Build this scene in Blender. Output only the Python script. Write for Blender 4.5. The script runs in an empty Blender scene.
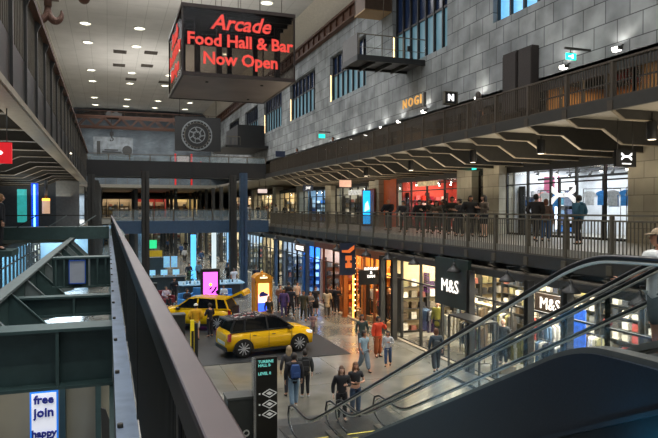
import bpy, bmesh, math, random
from mathutils import Vector, Matrix
R = math.radians
rnd = random.Random(7)
scn = bpy.context.scene
tmp = bpy.data.scenes.new('workbench')
def from_temp(ob):
    tmp.collection.objects.link(ob); vl = tmp.view_layers[0]; vl.update()
    me = bpy.data.meshes.new_from_object(ob.evaluated_get(vl.depsgraph)); return me
col = scn.collection

# ------------------------------------------------------------------ camera
EYE = 6.3; FPX = 620.0; YAW = R(19.6); PIT = R(-0.92)
fw = Vector((math.sin(YAW)*math.cos(PIT), math.cos(YAW)*math.cos(PIT), math.sin(PIT)))
rt = Vector((math.cos(YAW), -math.sin(YAW), 0)); upv = rt.cross(fw)
def ray(px, py): return fw + rt*((px-329)/FPX) + upv*((219-py)/FPX)
def onX(px, py, X):
    d = ray(px, py); t = X/d.x; return Vector((X, t*d.y, EYE+t*d.z))
def onY(px, py, Y):
    d = ray(px, py); t = Y/d.y; return Vector((t*d.x, Y, EYE+t*d.z))
def onZ(px, py, z):
    d = ray(px, py); t = (z-EYE)/d.z; return Vector((t*d.x, t*d.y, z))
cd = bpy.data.cameras.new('camera'); cam = bpy.data.objects.new('camera', cd); col.objects.link(cam)
cam.location = (0, 0, EYE)
cam.matrix_world = Matrix((( rt.x, upv.x, -fw.x, 0), (rt.y, upv.y, -fw.y, 0), (rt.z, upv.z, -fw.z, EYE), (0, 0, 0, 1)))
cd.sensor_width = 36; cd.lens = FPX/658*36; cd.clip_start = 0.02; cd.clip_end = 400
scn.camera = cam
scn.view_settings.view_transform = 'Standard'; scn.view_settings.look = 'None'
scn.view_settings.gamma = 1; scn.view_settings.exposure = 0.22; scn.view_settings.use_curve_mapping = False

# ------------------------------------------------------------------ materials
def lin(c):
    return tuple((x/255/12.92 if x/255 <= .04045 else ((x/255+.055)/1.055)**2.4) for x in c) + (1,)
MC = {}
def mat(c, rough=.6, metal=0.0, emit=0.0, ec=None, var=.12, scale=6.0, alpha=None, key=None):
    k = (tuple(c), rough, metal, emit, tuple(ec) if ec else None, var, scale, alpha)
    if k in MC: return MC[k]
    m = bpy.data.materials.new(key or 'surface'); m.use_nodes = True
    nt = m.node_tree; b = nt.nodes['Principled BSDF']
    b.inputs['Roughness'].default_value = rough; b.inputs['Metallic'].default_value = metal
    L = lin(c)
    tc = nt.nodes.new('ShaderNodeTexCoord'); n = nt.nodes.new('ShaderNodeTexNoise')
    n.inputs['Scale'].default_value = scale; n.inputs['Detail'].default_value = 3
    nt.links.new(tc.outputs['Object'], n.inputs['Vector'])
    rp = nt.nodes.new('ShaderNodeValToRGB')
    rp.color_ramp.elements[0].position = .3; rp.color_ramp.elements[1].position = .7
    rp.color_ramp.elements[0].color = tuple(x*(1-var) for x in L[:3])+(1,)
    rp.color_ramp.elements[1].color = tuple(min(1, x*(1+var)) for x in L[:3])+(1,)
    nt.links.new(n.outputs['Fac'], rp.inputs['Fac']); nt.links.new(rp.outputs['Color'], b.inputs['Base Color'])
    if emit:
        b.inputs['Emission Color'].default_value = lin(ec or c); b.inputs['Emission Strength'].default_value = emit
    if alpha is not None: b.inputs['Alpha'].default_value = alpha
    MC[k] = m; return m
def glass(c=(253, 254, 254), tr=.82, rough=.05, key='glass'):
    k = ('g', c, tr, rough)
    if k in MC: return MC[k]
    m = bpy.data.materials.new(key); m.use_nodes = True; nt = m.node_tree
    nt.nodes.remove(nt.nodes['Principled BSDF']); out = nt.nodes['Material Output']
    t = nt.nodes.new('ShaderNodeBsdfTransparent'); t.inputs[0].default_value = lin(c)
    g = nt.nodes.new('ShaderNodeBsdfGlossy'); g.inputs['Roughness'].default_value = rough; g.inputs['Color'].default_value = (.8, .85, .9, 1)
    fr = nt.nodes.new('ShaderNodeFresnel'); fr.inputs[0].default_value = 1.45
    mx = nt.nodes.new('ShaderNodeMixShader')
    ma = nt.nodes.new('ShaderNodeMath'); ma.operation = 'MULTIPLY_ADD'; ma.inputs[1].default_value = .05; ma.inputs[2].default_value = .005
    nt.links.new(fr.outputs[0], ma.inputs[0]); nt.links.new(ma.outputs[0], mx.inputs[0])
    nt.links.new(t.outputs[0], mx.inputs[1]); nt.links.new(g.outputs[0], mx.inputs[2])
    nt.links.new(mx.outputs[0], out.inputs[0]); MC[k] = m; return m
def brickmat(c1, c2, mortar, w, h, ax, ay, ms=.012, rough=.75, off=0.5, nscale=.7, namp=.25, key='stone'):
    m = bpy.data.materials.new(key); m.use_nodes = True; nt = m.node_tree; b = nt.nodes['Principled BSDF']
    b.inputs['Roughness'].default_value = rough
    g = nt.nodes.new('ShaderNodeNewGeometry'); s = nt.nodes.new('ShaderNodeSeparateXYZ'); c = nt.nodes.new('ShaderNodeCombineXYZ')
    nt.links.new(g.outputs['Position'], s.inputs[0]); nt.links.new(s.outputs[ax], c.inputs[0]); nt.links.new(s.outputs[ay], c.inputs[1])
    bk = nt.nodes.new('ShaderNodeTexBrick'); bk.offset = off
    bk.inputs['Color1'].default_value = lin(c1); bk.inputs['Color2'].default_value = lin(c2); bk.inputs['Mortar'].default_value = lin(mortar)
    bk.inputs['Scale'].default_value = 1; bk.inputs['Mortar Size'].default_value = ms; bk.inputs['Brick Width'].default_value = w; bk.inputs['Row Height'].default_value = h
    nt.links.new(c.outputs[0], bk.inputs['Vector'])
    n = nt.nodes.new('ShaderNodeTexNoise'); n.inputs['Scale'].default_value = nscale; n.inputs['Detail'].default_value = 8
    nt.links.new(g.outputs['Position'], n.inputs['Vector'])
    mr = nt.nodes.new('ShaderNodeMapRange'); mr.inputs['From Min'].default_value = .3; mr.inputs['From Max'].default_value = .7
    mr.inputs['To Min'].default_value = 1-namp; mr.inputs['To Max'].default_value = 1+namp
    nt.links.new(n.outputs['Fac'], mr.inputs['Value'])
    mx = nt.nodes.new('ShaderNodeVectorMath'); mx.operation = 'SCALE'
    nt.links.new(bk.outputs['Color'], mx.inputs[0]); nt.links.new(mr.outputs[0], mx.inputs['Scale'])
    nt.links.new(mx.outputs[0], b.inputs['Base Color'])
    return m, nt, b, n
M_stone, *_ = brickmat((112, 116, 118), (134, 138, 138), (62, 64, 66), 1.25, .92, 1, 2, .022, .8, .5, .8, .34)
M_stoneX, *_ = brickmat((150, 146, 134), (170, 165, 150), (100, 98, 90), .9, .62, 0, 2, .012, .7)
M_pier, *_ = brickmat((160, 154, 138), (176, 170, 152), (110, 106, 96), .9, .62, 1, 2, .012, .7)
M_ceil, *_ = brickmat((178, 176, 172), (184, 182, 178), (146, 144, 140), 1.75, 3.7, 0, 1, .02, .85, 0.0, .4, .08, 'ceiling_panels')
M_far, *_ = brickmat((92, 100, 106), (108, 116, 122), (72, 78, 84), .5, .2, 0, 2, .02, .85, .5, .5, .3, 'far_brick')
M_floor, fnt, fb, fn = brickmat((108, 106, 98), (120, 117, 108), (82, 79, 72), 4.2, 4.2, 0, 1, .008, .2, 0, .45, .35, 'polished_concrete')
fn.inputs['Distortion'].default_value = .6
rr = fnt.nodes.new('ShaderNodeMapRange'); rr.inputs['From Min'].default_value = .3; rr.inputs['From Max'].default_value = .7
rr.inputs['To Min'].default_value = .1; rr.inputs['To Max'].default_value = .28
fnt.links.new(fn.outputs['Fac'], rr.inputs['Value']); fnt.links.new(rr.outputs[0], fb.inputs['Roughness'])
M_deck = mat((140, 136, 126), .45, key='gallery_floor'); M_soffit = mat((120, 112, 98), .8, key='soffit')
M_dark = mat((48, 47, 44), .5, .0, key='dark_steel'); M_steel = mat((84, 78, 66), .5, .0, key='grey_steel')
M_black = mat((18, 18, 18), .5, key='black'); M_blue = mat((56, 78, 102), .45, .0, key='blue_steel')
M_brown = mat((74, 46, 30), .6, .2, key='rust_brown_steel'); M_green = mat((56, 78, 76), .5, .0, key='green_steel')
M_edge = mat((150, 140, 122), .5, .2, key='pale_steel_edge'); M_white = mat((225, 225, 220), .5, key='white')
M_glass = glass(); M_frost = mat((150,165,170), .3, alpha=.3, var=.05, key='railing_glass'); M_wood = mat((120, 74, 36), .5, key='wood'); M_lampw = mat((255, 250, 235), .5, emit=9, var=0, key='lamp_white')
M_plaster = mat((176, 170, 158), .8, key='plaster'); M_chrome = mat((180, 180, 178), .2, .9, key='metal')
M_rubber = mat((16, 16, 18), .35, key='rubber')

# ------------------------------------------------------------------ object helpers
ORG = {}
def tag(o, label=None, cat=None, group=None, kind=None):
    if label: o['label'] = label
    if cat: o['category'] = cat
    if group: o['group'] = group
    if kind: o['kind'] = kind
    return o
def empty(name, loc, label=None, cat=None, group=None, rz=0):
    o = bpy.data.objects.new(name, None); col.objects.link(o); o.location = loc; o.rotation_euler = (0, 0, rz)
    o.empty_display_size = .1; ORG[o.name] = Vector(loc)
    return tag(o, label, cat, group)
class MB:
    def __init__(s): s.v = []; s.f = []; s.m = []; s.sm = []
    def add(s, vs, fs, mi=0, smooth=False):
        n = len(s.v); s.v += [Vector(v) for v in vs]
        for f in fs: s.f.append([n+i for i in f]); s.m.append(mi); s.sm.append(smooth)
        return s
    def box(s, x0, x1, y0, y1, z0, z1, mi=0):
        return s.add([(x0,y0,z0),(x1,y0,z0),(x1,y1,z0),(x0,y1,z0),(x0,y0,z1),(x1,y0,z1),(x1,y1,z1),(x0,y1,z1)],
            [(0,3,2,1),(4,5,6,7),(0,1,5,4),(1,2,6,5),(2,3,7,6),(3,0,4,7)], mi)
    def bar(s, p, q, w, h, mi=0):
        p = Vector(p); q = Vector(q); d = (q-p).normalized()
        u = Vector((0,0,1)) if abs(d.z) < .95 else Vector((0,1,0))
        a = d.cross(u).normalized()*w/2; b = a.cross(d).normalized()*h/2
        vs = [p-a-b, p+a-b, p+a+b, p-a+b, q-a-b, q+a-b, q+a+b, q-a+b]
        return s.add(vs, [(0,1,2,3),(7,6,5,4),(0,4,5,1),(1,5,6,2),(2,6,7,3),(3,7,4,0)], mi)
    def cyl(s, p, q, r0, r1=None, n=12, mi=0, smooth=True):
        p = Vector(p); q = Vector(q); d = (q-p).normalized(); r1 = r0 if r1 is None else r1
        u = Vector((0,0,1)) if abs(d.z) < .95 else Vector((1,0,0))
        a = d.cross(u).normalized(); b = a.cross(d)
        vs = [p+(a*math.cos(2*math.pi*i/n)+b*math.sin(2*math.pi*i/n))*r0 for i in range(n)]+[q+(a*math.cos(2*math.pi*i/n)+b*math.sin(2*math.pi*i/n))*r1 for i in range(n)]
        s.add(vs, [(i,(i+1)%n,n+(i+1)%n,n+i) for i in range(n)], mi, smooth)
        k = len(s.v)-2*n
        s.f += [[k+i for i in range(n)][::-1], [k+n+i for i in range(n)]]; s.m += [mi, mi]; s.sm += [False, False]
        return s
    def lathe(s, prof, c, n=16, mi=0):
        c = Vector(c); vs = []; fs = []
        for r, z in prof: vs += [c+Vector((r*math.cos(2*math.pi*i/n), r*math.sin(2*math.pi*i/n), z)) for i in range(n)]
        for j in range(len(prof)-1): fs += [(j*n+i, j*n+(i+1)%n, (j+1)*n+(i+1)%n, (j+1)*n+i) for i in range(n)]
        fs.append(tuple(range(n))[::-1]); fs.append(tuple((len(prof)-1)*n+i for i in range(n)))
        return s.add(vs, fs, mi, True)
    def prism(s, pts, d0, d1, ax='x', mi=0):
        f = {'x': lambda a, b, d: (d, a, b), 'y': lambda a, b, d: (a, d, b), 'z': lambda a, b, d: (a, b, d)}[ax]
        n = len(pts)
        vs = [f(a, b, d0) for a, b in pts]+[f(a, b, d1) for a, b in pts]
        return s.add(vs, [tuple(range(n))[::-1], tuple(range(n, 2*n))]+[(i,(i+1)%n,n+(i+1)%n,n+i) for i in range(n)], mi)
    def sphere(s, c, r, n=12, m=8, mi=0, sc=(1,1,1)):
        c = Vector(c); vs = [c+Vector((0,0,-r*sc[2]))]
        for j in range(1, m):
            t = math.pi*j/m
            vs += [c+Vector((r*sc[0]*math.sin(t)*math.cos(2*math.pi*i/n), r*sc[1]*math.sin(t)*math.sin(2*math.pi*i/n), -r*sc[2]*math.cos(t))) for i in range(n)]
        vs.append(c+Vector((0,0,r*sc[2]))); fs = [(0, 1+(i+1)%n, 1+i) for i in range(n)]
        for j in range(m-2): fs += [(1+j*n+i, 1+j*n+(i+1)%n, 1+(j+1)*n+(i+1)%n, 1+(j+1)*n+i) for i in range(n)]
        L = len(vs)-1; fs += [(L, 1+(m-2)*n+i, 1+(m-2)*n+(i+1)%n) for i in range(n)]
        return s.add(vs, fs, mi, True)
    def tube(s, pts, r, n=8, mi=0):
        P = [Vector(p) for p in pts]; vs = []; m_ = len(P)
        for i, p in enumerate(P):
            d = (P[min(i+1, m_-1)]-P[max(i-1, 0)]).normalized(); u = Vector((1,0,0)) if abs(d.x) < .8 else Vector((0,0,1))
            a = d.cross(u).normalized(); b = a.cross(d)
            vs += [p+(a*math.cos(2*math.pi*k/n)+b*math.sin(2*math.pi*k/n))*r for k in range(n)]
        fs = [(j*n+i, j*n+(i+1)%n, (j+1)*n+(i+1)%n, (j+1)*n+i) for j in range(m_-1) for i in range(n)]
        return s.add(vs, fs+[tuple(range(n))[::-1], tuple((m_-1)*n+i for i in range(n))], mi, True)
    def mesh(s, mats, off=Vector((0,0,0))):
        me = bpy.data.meshes.new('mesh'); me.from_pydata([v-off for v in s.v], [], s.f)
        for m in (mats if isinstance(mats, (list, tuple)) else [mats]): me.materials.append(m)
        me.polygons.foreach_set('material_index', s.m); me.polygons.foreach_set('use_smooth', s.sm); me.update()
        bm = bmesh.new(); bm.from_mesh(me); bmesh.ops.recalc_face_normals(bm, faces=bm.faces); bm.to_mesh(me); bm.free()
        return me
    def build(s, name, mats, parent=None, label=None, cat=None, group=None, kind=None, local=False, bevel=0, base=None):
        if parent is None:
            if base is None:
                xs = [v.x for v in s.v]; ys = [v.y for v in s.v]; zs = [v.z for v in s.v]
                base = Vector(((min(xs)+max(xs))/2, (min(ys)+max(ys))/2, min(zs)))
            base = Vector(base); me = s.mesh(mats, base)
        elif local: base = Vector((0,0,0)); me = s.mesh(mats)
        else: base = ORG[parent.name]; me = s.mesh(mats, base)
        o = bpy.data.objects.new(name, me); col.objects.link(o)
        if parent is None: o.location = base
        else: o.parent = parent
        ORG[o.name] = base
        if bevel:
            b = o.modifiers.new('bevel', 'BEVEL'); b.width = bevel; b.segments = 2; b.limit_method = 'ANGLE'
        return tag(o, label, cat, group, kind)
def struct(name, mb, m, **k): return mb.build(name, m, kind='structure', **k)
KIDS = {}
def copy_tree(o, loc, rz=None, label=None, group=None, mats=None):
    c = o.copy(); col.objects.link(c); c.location = loc
    if rz is not None: c.rotation_euler = (0, 0, rz)
    if label: c['label'] = label
    if group: c['group'] = group
    def rec(src, dst):
        for ch in [x for x in src.children]:
            d = ch.copy(); col.objects.link(d); d.parent = dst; d.matrix_parent_inverse = ch.matrix_parent_inverse.copy(); rec(ch, d)
    rec(o, c); ORG[c.name] = Vector(loc); return c
def text_mb(txt, size, mb, frame, mi=0, extr=.02, align='CENTER', bold=0.0, shear=0.0, space=1.0):
    """append text geometry; frame = (origin, xdir, updir)"""
    cu = bpy.data.curves.new('t', 'FONT'); cu.body = txt; cu.size = size; cu.extrude = extr; cu.align_x = align; cu.offset = bold; cu.shear = shear
    cu.resolution_u = 2; cu.space_character = space; cu.align_y = 'CENTER'
    ob = bpy.data.objects.new('t', cu); me = from_temp(ob)
    o, xd, ud = Vector(frame[0]), Vector(frame[1]).normalized(), Vector(frame[2]).normalized(); zd = xd.cross(ud)
    mb.add([o+xd*v.co.x+ud*v.co.y+zd*v.co.z for v in me.vertices], [tuple(p.vertices) for p in me.polygons], mi)
    bpy.data.objects.remove(ob); bpy.data.curves.remove(cu); bpy.data.meshes.remove(me)
def area(loc, sx, sy, power, color=(1, .95, .88), rot=(0, 0, 0), spread=180):
    l = bpy.data.lights.new('shop_and_fill_light', 'AREA'); l.shape = 'RECTANGLE'; l.size = sx; l.size_y = sy; l.energy = power; l.color = color; l.spread = R(spread)  # serves the shop lighting and the added fill lights alike
    o = bpy.data.objects.new('area_light', l); col.objects.link(o); o.location = loc; o.rotation_euler = rot; return o
def spot(loc, power, color=(1,1,1), ang=70, rot=(0,0,0), r=.1, blend=.6):
    l = bpy.data.lights.new('spot', 'SPOT'); l.energy = power; l.color = color; l.spot_size = R(ang); l.spot_blend = blend; l.shadow_soft_size = r
    o = bpy.data.objects.new('spot_light', l); col.objects.link(o); o.location = loc; o.rotation_euler = rot; return o

# ------------------------------------------------------------------ people (built first; posed skins)
FONT_Z = None
def skin(nodes, edges, sub=1):
    me = bpy.data.meshes.new('s'); me.from_pydata([n[0] for n in nodes], edges, [])
    ob = bpy.data.objects.new('s', me)
    md = ob.modifiers.new('k', 'SKIN'); md.use_smooth_shade = True
    if not me.skin_vertices: 
        bm = bmesh.new(); bm.from_mesh(me); bm.verts.layers.skin.verify(); bm.to_mesh(me); bm.free()
    for i, n in enumerate(nodes):
        r = n[1]; me.skin_vertices[0].data[i].radius = (r if isinstance(r, tuple) else (r, r))
        me.skin_vertices[0].data[i].use_root = (i == 0)
    sb = ob.modifiers.new('u', 'SUBSURF'); sb.levels = sub
    m2 = from_temp(ob)
    v = [x.co.copy() for x in m2.vertices]; f = [tuple(p.vertices) for p in m2.polygons]
    bpy.data.objects.remove(ob); bpy.data.meshes.remove(me); bpy.data.meshes.remove(m2)
    return v, f
_hand = None
def hand_geo():
    """right hand, wrist at origin, fingers toward -z, thumb toward -y (front)"""
    global _hand
    if _hand: return _hand
    n = [((0,0,0), (.018,.026)), ((0,0,-.045), (.015,.036)), ((0,-.004,-.085), (.013,.038))]; e = [(0,1),(1,2)]
    for k, (y, L) in enumerate(((-.032,.07),(-.011,.08),(.011,.075),(.031,.058))):
        b = len(n); n += [((0,y,-.095), .009), ((-.006,y,-.095-L*.5), .0085), ((-.026,y,-.095-L*.88), .007)]
        e += [(2,b),(b,b+1),(b+1,b+2)]
    b = len(n); n += [((-.008,-.036,-.035), .012), ((-.014,-.056,-.066), .010), ((-.02,-.06,-.095), .008)]
    e += [(1,b),(b,b+1),(b+1,b+2)]
    _hand = skin(n, e, 1); return _hand
def head_mb(mb, c, yaw, pitch, s=1.0):
    M = Matrix.Translation(c) @ Matrix.Rotation(yaw, 4, 'Z') @ Matrix.Rotation(pitch, 4, 'X')
    t = MB(); t.sphere((0,0,0), .1*s, 18, 14, 0, (.78,.96,1.18))
    for v in t.v:
        if v.z < 0: k = 1+v.z*2.6/s; v.x *= max(.5, k*1.02); v.y = v.y*(.86 if v.y > 0 else 1)
        if v.z < -.03*s and v.y < 0: v.y -= .006*s
    t.add([(-.008*s,-.092*s,.02*s),(.008*s,-.092*s,.02*s),(.016*s,-.088*s,-.022*s),(-.016*s,-.088*s,-.022*s),(0,-.122*s,-.02*s)], [(0,1,4),(1,2,4),(2,3,4),(3,0,4)], 0)
    for sx in (-1,1):
        t.sphere((sx*.03*s,-.086*s,.012*s), .011*s, 8, 6, 1, (1.2,.7,.6)); t.bar((sx*.016*s,-.094*s,.034*s),(sx*.044*s,-.084*s,.034*s), .008*s, .006*s, 1)
        t.sphere((sx*.078*s,.004*s,-.005*s), .024*s, 8, 6, 0, (.35,.7,1.1))
    t.sphere((0,-.09*s,-.052*s), .02*s, 8, 6, 2, (1.2,.6,.32))
    for v in t.v: v[:] = M @ v
    n = len(mb.v); mb.v += t.v; mb.f += [[n+i for i in f] for f in t.f]; mb.m += t.m; mb.sm += t.sm
def hair_mb(c, yaw, pitch, style, s=1.0):
    M = Matrix.Translation(c) @ Matrix.Rotation(yaw, 4, 'Z') @ Matrix.Rotation(pitch, 4, 'X')
    t = MB(); t.sphere((0,.012*s,.012*s), .108*s, 18, 12, 0, (.82,.98,1.16))
    keep = [f for f in t.f if not all((t.v[i].y < -.035*s and t.v[i].z < .058*s) or t.v[i].z < -.055*s for i in f)]
    t.f = keep; t.m = [0]*len(keep); t.sm = [True]*len(keep)
    if style == 'long':
        t.sphere((0,.05*s,-.12*s), .1*s, 12, 10, 0, (1.0,.55,1.9))
        for sx in (-1,1): t.sphere((sx*.075*s,-.005*s,-.12*s), .05*s, 8, 8, 0, (.55,.8,3.0))
    if style == 'bun': t.sphere((0,.08*s,.09*s), .05*s, 10, 8)
    if style == 'bob':
        t.sphere((0,.03*s,-.05*s), .1*s, 12, 10, 0, (1.0,.8,1.0))
    for v in t.v: v[:] = M @ v
    return t
LEGS = dict(stand=[((.085,0,.47),(.095,.03,.09),(.12,-.1,.04)), ((-.085,-.01,.47),(-.1,.02,.09),(-.13,-.1,.04))],
    apart=[((.13,-.01,.47),(.17,.02,.09),(.2,-.1,.04)), ((-.12,0,.47),(-.15,.03,.09),(-.19,-.09,.04))],
    walk=[((.085,-.13,.5),(.085,-.22,.1),(.09,-.34,.06)), ((-.085,.07,.48),(-.085,.3,.17),(-.09,.22,.04))],
    stroll=[((.085,.03,.48),(.085,.16,.12),(.09,.05,.04)), ((-.085,-.09,.48),(-.085,-.1,.09),(-.09,-.22,.04))],
    sit=[((.1,-.42,.93),(.11,-.46,.5),(.12,-.6,.46)), ((-.1,-.42,.93),(-.12,-.42,.5),(-.13,-.56,.46))],
    crouch=[((.13,-.3,.72),(.12,-.12,.42),(.13,-.25,.37)), ((-.13,-.3,.72),(-.12,-.12,.42),(-.13,-.25,.37))])
ARMS = dict(down=[((.245,.03,1.13),(.25,-.03,.89)), ((-.245,.03,1.13),(-.25,-.03,.89))],
    swing=[((.24,.1,1.15),(.25,.06,.92)), ((-.24,-.05,1.14),(-.24,-.2,.96))],
    phone=[((.24,.0,1.14),(.1,-.24,1.22)), ((-.245,.03,1.13),(-.25,-.03,.89))],
    both=[((.25,-.03,1.14),(.09,-.27,1.16)), ((-.25,-.03,1.14),(-.09,-.27,1.16))],
    rail=[((.26,-.1,1.16),(.2,-.36,1.08)), ((-.26,-.1,1.16),(-.2,-.36,1.08))],
    pocket=[((.28,.06,1.15),(.19,-.07,.98)), ((-.28,.06,1.15),(-.19,-.07,.98))],
    raise_=[((.27,-.16,1.22),(.12,-.22,1.46)), ((-.245,.03,1.13),(-.25,-.03,.89))])
GEO = {}
def pose_geo(legs, arms, cloth, sleeve, bottom, bulk, fem, hair, look, tilt):
    """returns dict part -> mesh (no materials)"""
    key = (legs, arms, cloth, sleeve, bottom, bulk, fem, hair, look, tilt)
    if key in GEO: return GEO[key]
    sw = .165 if fem else .185; lean = {'crouch': -.12, 'both': -.02}.get(legs, 0)
    hx = Vector((0, lean-.012, 1.635))
    tor = [((0,0,.93), (.125,.095)), ((0,lean*.3,1.1), (.115 if fem else .13,.09)), ((0,lean*.7,1.3), (.15 if fem else .165,.105)), ((0,lean,1.42), (.1,.075)), ((0,lean,1.49), .05)]
    n = list(tor)+[((0,lean-.006,1.56), .045)]; e = [(0,1),(1,2),(2,3),(3,4),(4,5)]
    for sx, (k, a, t), (el, wr) in zip((1,-1), LEGS[legs], ARMS[arms]):
        b = len(n); n += [((sx*.085,0,.88), .08), (k, .055), (a, .037), (t, .03)]; e += [(0,b),(b,b+1),(b+1,b+2),(b+2,b+3)]
        b = len(n); n += [((sx*sw,lean,1.41), .052), (Vector(el)+Vector((0,lean,0)), .038), (Vector(wr)+Vector((0,lean,0)), .026)]; e += [(3,b),(b,b+1),(b+1,b+2)]
    body = MB(); v, f = skin(n, e); body.add(v, f, 0, True)
    head_mb(body, hx, look, tilt)
    hv, hf = hand_geo()
    for sx, (el, wr) in zip((1,-1), ARMS[arms]):
        el = Vector(el); wr = Vector(wr); d = (wr-el).normalized()
        q = Vector((0,0,-1)).rotation_difference(d).to_matrix()
        body.add([q @ Vector((x.x*sx, x.y, x.z))+wr+Vector((0,lean,0)) for x in hv], hf, 0, True)
    out = {'body': body}
    p = .018+bulk
    top = [((0,0,.76 if cloth != 'crop' else 1.0), (.155+bulk,.125+bulk)), ((0,lean*.3,1.1), (.13+p*.6 if fem else .145+p*.6,.1+p*.6)), ((0,lean*.7,1.3), (.165+p*.6 if fem else .18+p*.6,.115+p*.5)), ((0,lean,1.43), (.11+p*.5,.08+p*.5)), ((0,lean,1.485), .062)]
    if cloth == 'coat': top = [((0,.01,.6), (.19,.14))]+top
    te = [(i,i+1) for i in range(len(top)-1)]; ch = len(top)-2
    for sx, (el, wr) in zip((1,-1), ARMS[arms]):
        el = Vector(el); wr = Vector(wr); b = len(top); s0 = Vector((sx*sw,lean,1.41)); L = Vector((0,lean,0))
        if sleeve == 'long': top += [(s0, .07+bulk), (el+L, .055+bulk*.8), (wr+L-(wr-el).normalized()*.02, .042+bulk*.6)]; te += [(ch,b),(b,b+1),(b+1,b+2)]
        else: top += [(s0, .068+bulk), (s0+(el+L-s0)*.62, .056+bulk)]; te += [(ch,b),(b,b+1)]
    t = MB(); v, f = skin(top, te); t.add(v, f, 0, True)
    if cloth == 'hood': t.sphere((0,lean+.08,1.46), .1, 12, 8, 0, (1.15,.7,.7))
    out['top'] = t
    if bottom == 'dress' or bottom == 'skirt':
        t = MB(); t.lathe([(.15,1.02),(.17,.85),(.2,.6 if bottom == 'skirt' else .45)], (0,0,0), 16); out['skirt'] = t
    else:
        w = {'slim': .012, 'wide': .045, 'jeans': .022}.get(bottom, .02)
        nn = [((0,0,1.03), (.13,.1))]; ee = []
        for sx, (k, a, tt) in zip((1,-1), LEGS[legs]):
            b = len(nn); k = Vector(k); a = Vector(a)
            if bottom == 'shorts': nn += [((sx*.09,0,.86), .105), (Vector((sx*.09,0,.86))+(k-Vector((sx*.09,0,.86)))*.85, .09)]; ee += [(0,b),(b,b+1)]
            else: nn += [((sx*.09,0,.86), .092+w*.4), (k, .062+w), (a+(k-a)*.06, .045+w)]; ee += [(0,b),(b,b+1),(b+1,b+2)]
        t = MB(); v, f = skin(nn, ee); t.add(v, f, 0, True); out['trousers'] = t
    for sx, (k, a, tt) in zip((1,-1), LEGS[legs]):
        a = Vector(a); tt = Vector(tt); d = (tt-a); v, f = skin([(a+Vector((0,.03,-.035)), (.045,.045)), (a+Vector((0,-.02,-.045)), (.042,.045)), (tt+Vector((0,-.04,-.002)), (.04,.03))], [(0,1),(1,2)])
        sh = MB(); sh.add(v, f, 0, True); out['shoe%d' % sx] = sh
    if hair: out['hair'] = hair_mb(hx, look, tilt, hair)
    GEO[key] = {k: b.mesh([]) for k, b in out.items()}; return GEO[key]
SKINS = [(200,150,122), (176,122,92), (150,100,74), (214,170,146), (96,64,48)]
def person(loc, ang, label, h=1.72, legs='stand', arms='down', cloth='tee', sleeve='long', bottom='jeans', bulk=0.0, fem=False, hair='short',
           look=0.0, tilt=0.0, sk=0, ctop=(30,30,34), cbot=(32,34,42), chair_=(34,24,18), cshoe=(24,24,24), group=None, cap=None):
    """ang: heading; 0 = faces the camera (-Y), positive turns towards +X"""
    s = h/1.76; z0 = {'sit': -.48, 'crouch': -.35}.get(legs, 0)*s
    o = empty('person', (loc[0], loc[1], loc[2]+z0), label, 'person', group, ang); o.scale = (s*1.1, s*1.1, s)
    g = pose_geo(legs, arms, cloth, sleeve, bottom, bulk, fem, hair, look, tilt)
    cm = {'body': [mat(SKINS[sk], .5), mat((30,22,20), .4), mat((150,80,76), .5)], 'top': [mat(ctop, .8)], 'trousers': [mat(cbot, .8)], 'skirt': [mat(cbot, .8)],
          'hair': [mat(chair_, .6)], 'shoe1': [mat(cshoe, .6)], 'shoe-1': [mat(cshoe, .6)]}
    for k, me in g.items():
        ms = cm[k]; kk = tuple(m.name for m in ms); key2 = (me.name, kk)
        if key2 in MC: m2 = MC[key2]
        else:
            m2 = me.copy(); m2.materials.clear()
            for m in ms: m2.materials.append(m)
            MC[key2] = m2
        c = bpy.data.objects.new({'top': 'jacket' if cloth in ('coat', 'hood', 'jacket') else 'shirt', 'shoe1': 'shoe', 'shoe-1': 'shoe'}.get(k, k), m2); col.objects.link(c); c.parent = o
    if cap:
        t = MB(); c = Vector((0,-.012,1.66)); t.sphere((0,.0,1.668), .112, 16, 10, 0, (.84,1.0,.95)); t.f = [f for f in t.f if all(t.v[i].z > 1.655 for i in f)]; t.m = [0]*len(t.f); t.sm = [True]*len(t.f)
        t.add([(-.07,-.08,1.69),(.07,-.08,1.69),(.05,-.16,1.665),(0,-.175,1.66),(-.05,-.16,1.665),(-.07,-.08,1.68),(.07,-.08,1.68),(.05,-.16,1.655),(0,-.175,1.65),(-.05,-.16,1.655)],
              [(0,1,2,3,4),(9,8,7,6,5),(0,4,9,5),(4,3,8,9),(3,2,7,8),(2,1,6,7)], 0)
        q = Matrix.Translation(c) @ Matrix.Rotation(look, 4, 'Z') @ Matrix.Rotation(tilt, 4, 'X') @ Matrix.Translation(-c)
        for v in t.v: v[:] = q @ v
        t.build('cap', mat(cap, .8), o, local=True)
    return o
def backpack(p, c, label, h=1.72):
    """p: the person wearing it"""
    s = h/1.76; t = MB(); t.prism([(-.14,1.0),(.14,1.0),(.15,1.25),(.11,1.42),(-.11,1.42),(-.15,1.25)], .12, .27, 'y')
    t.prism([(-.1,1.04),(.1,1.04),(.1,1.2),(-.1,1.2)], .27, .31, 'y')
    o = empty('backpack', p.location, label, 'backpack', rz=p.rotation_euler.z); o.scale = (s,s,s)
    t.build('bag_body', mat(c, .8), o, local=True, bevel=.02)
    st = MB()
    for sx in (-1,1): st.tube([(sx*.09,.13,1.42),(sx*.1,.0,1.5),(sx*.11,-.115,1.4),(sx*.12,-.11,1.2),(sx*.13,.12,1.06)], .012, 6)
    st.build('strap', mat((20,20,22), .8), o, local=True)
    return o

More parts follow.
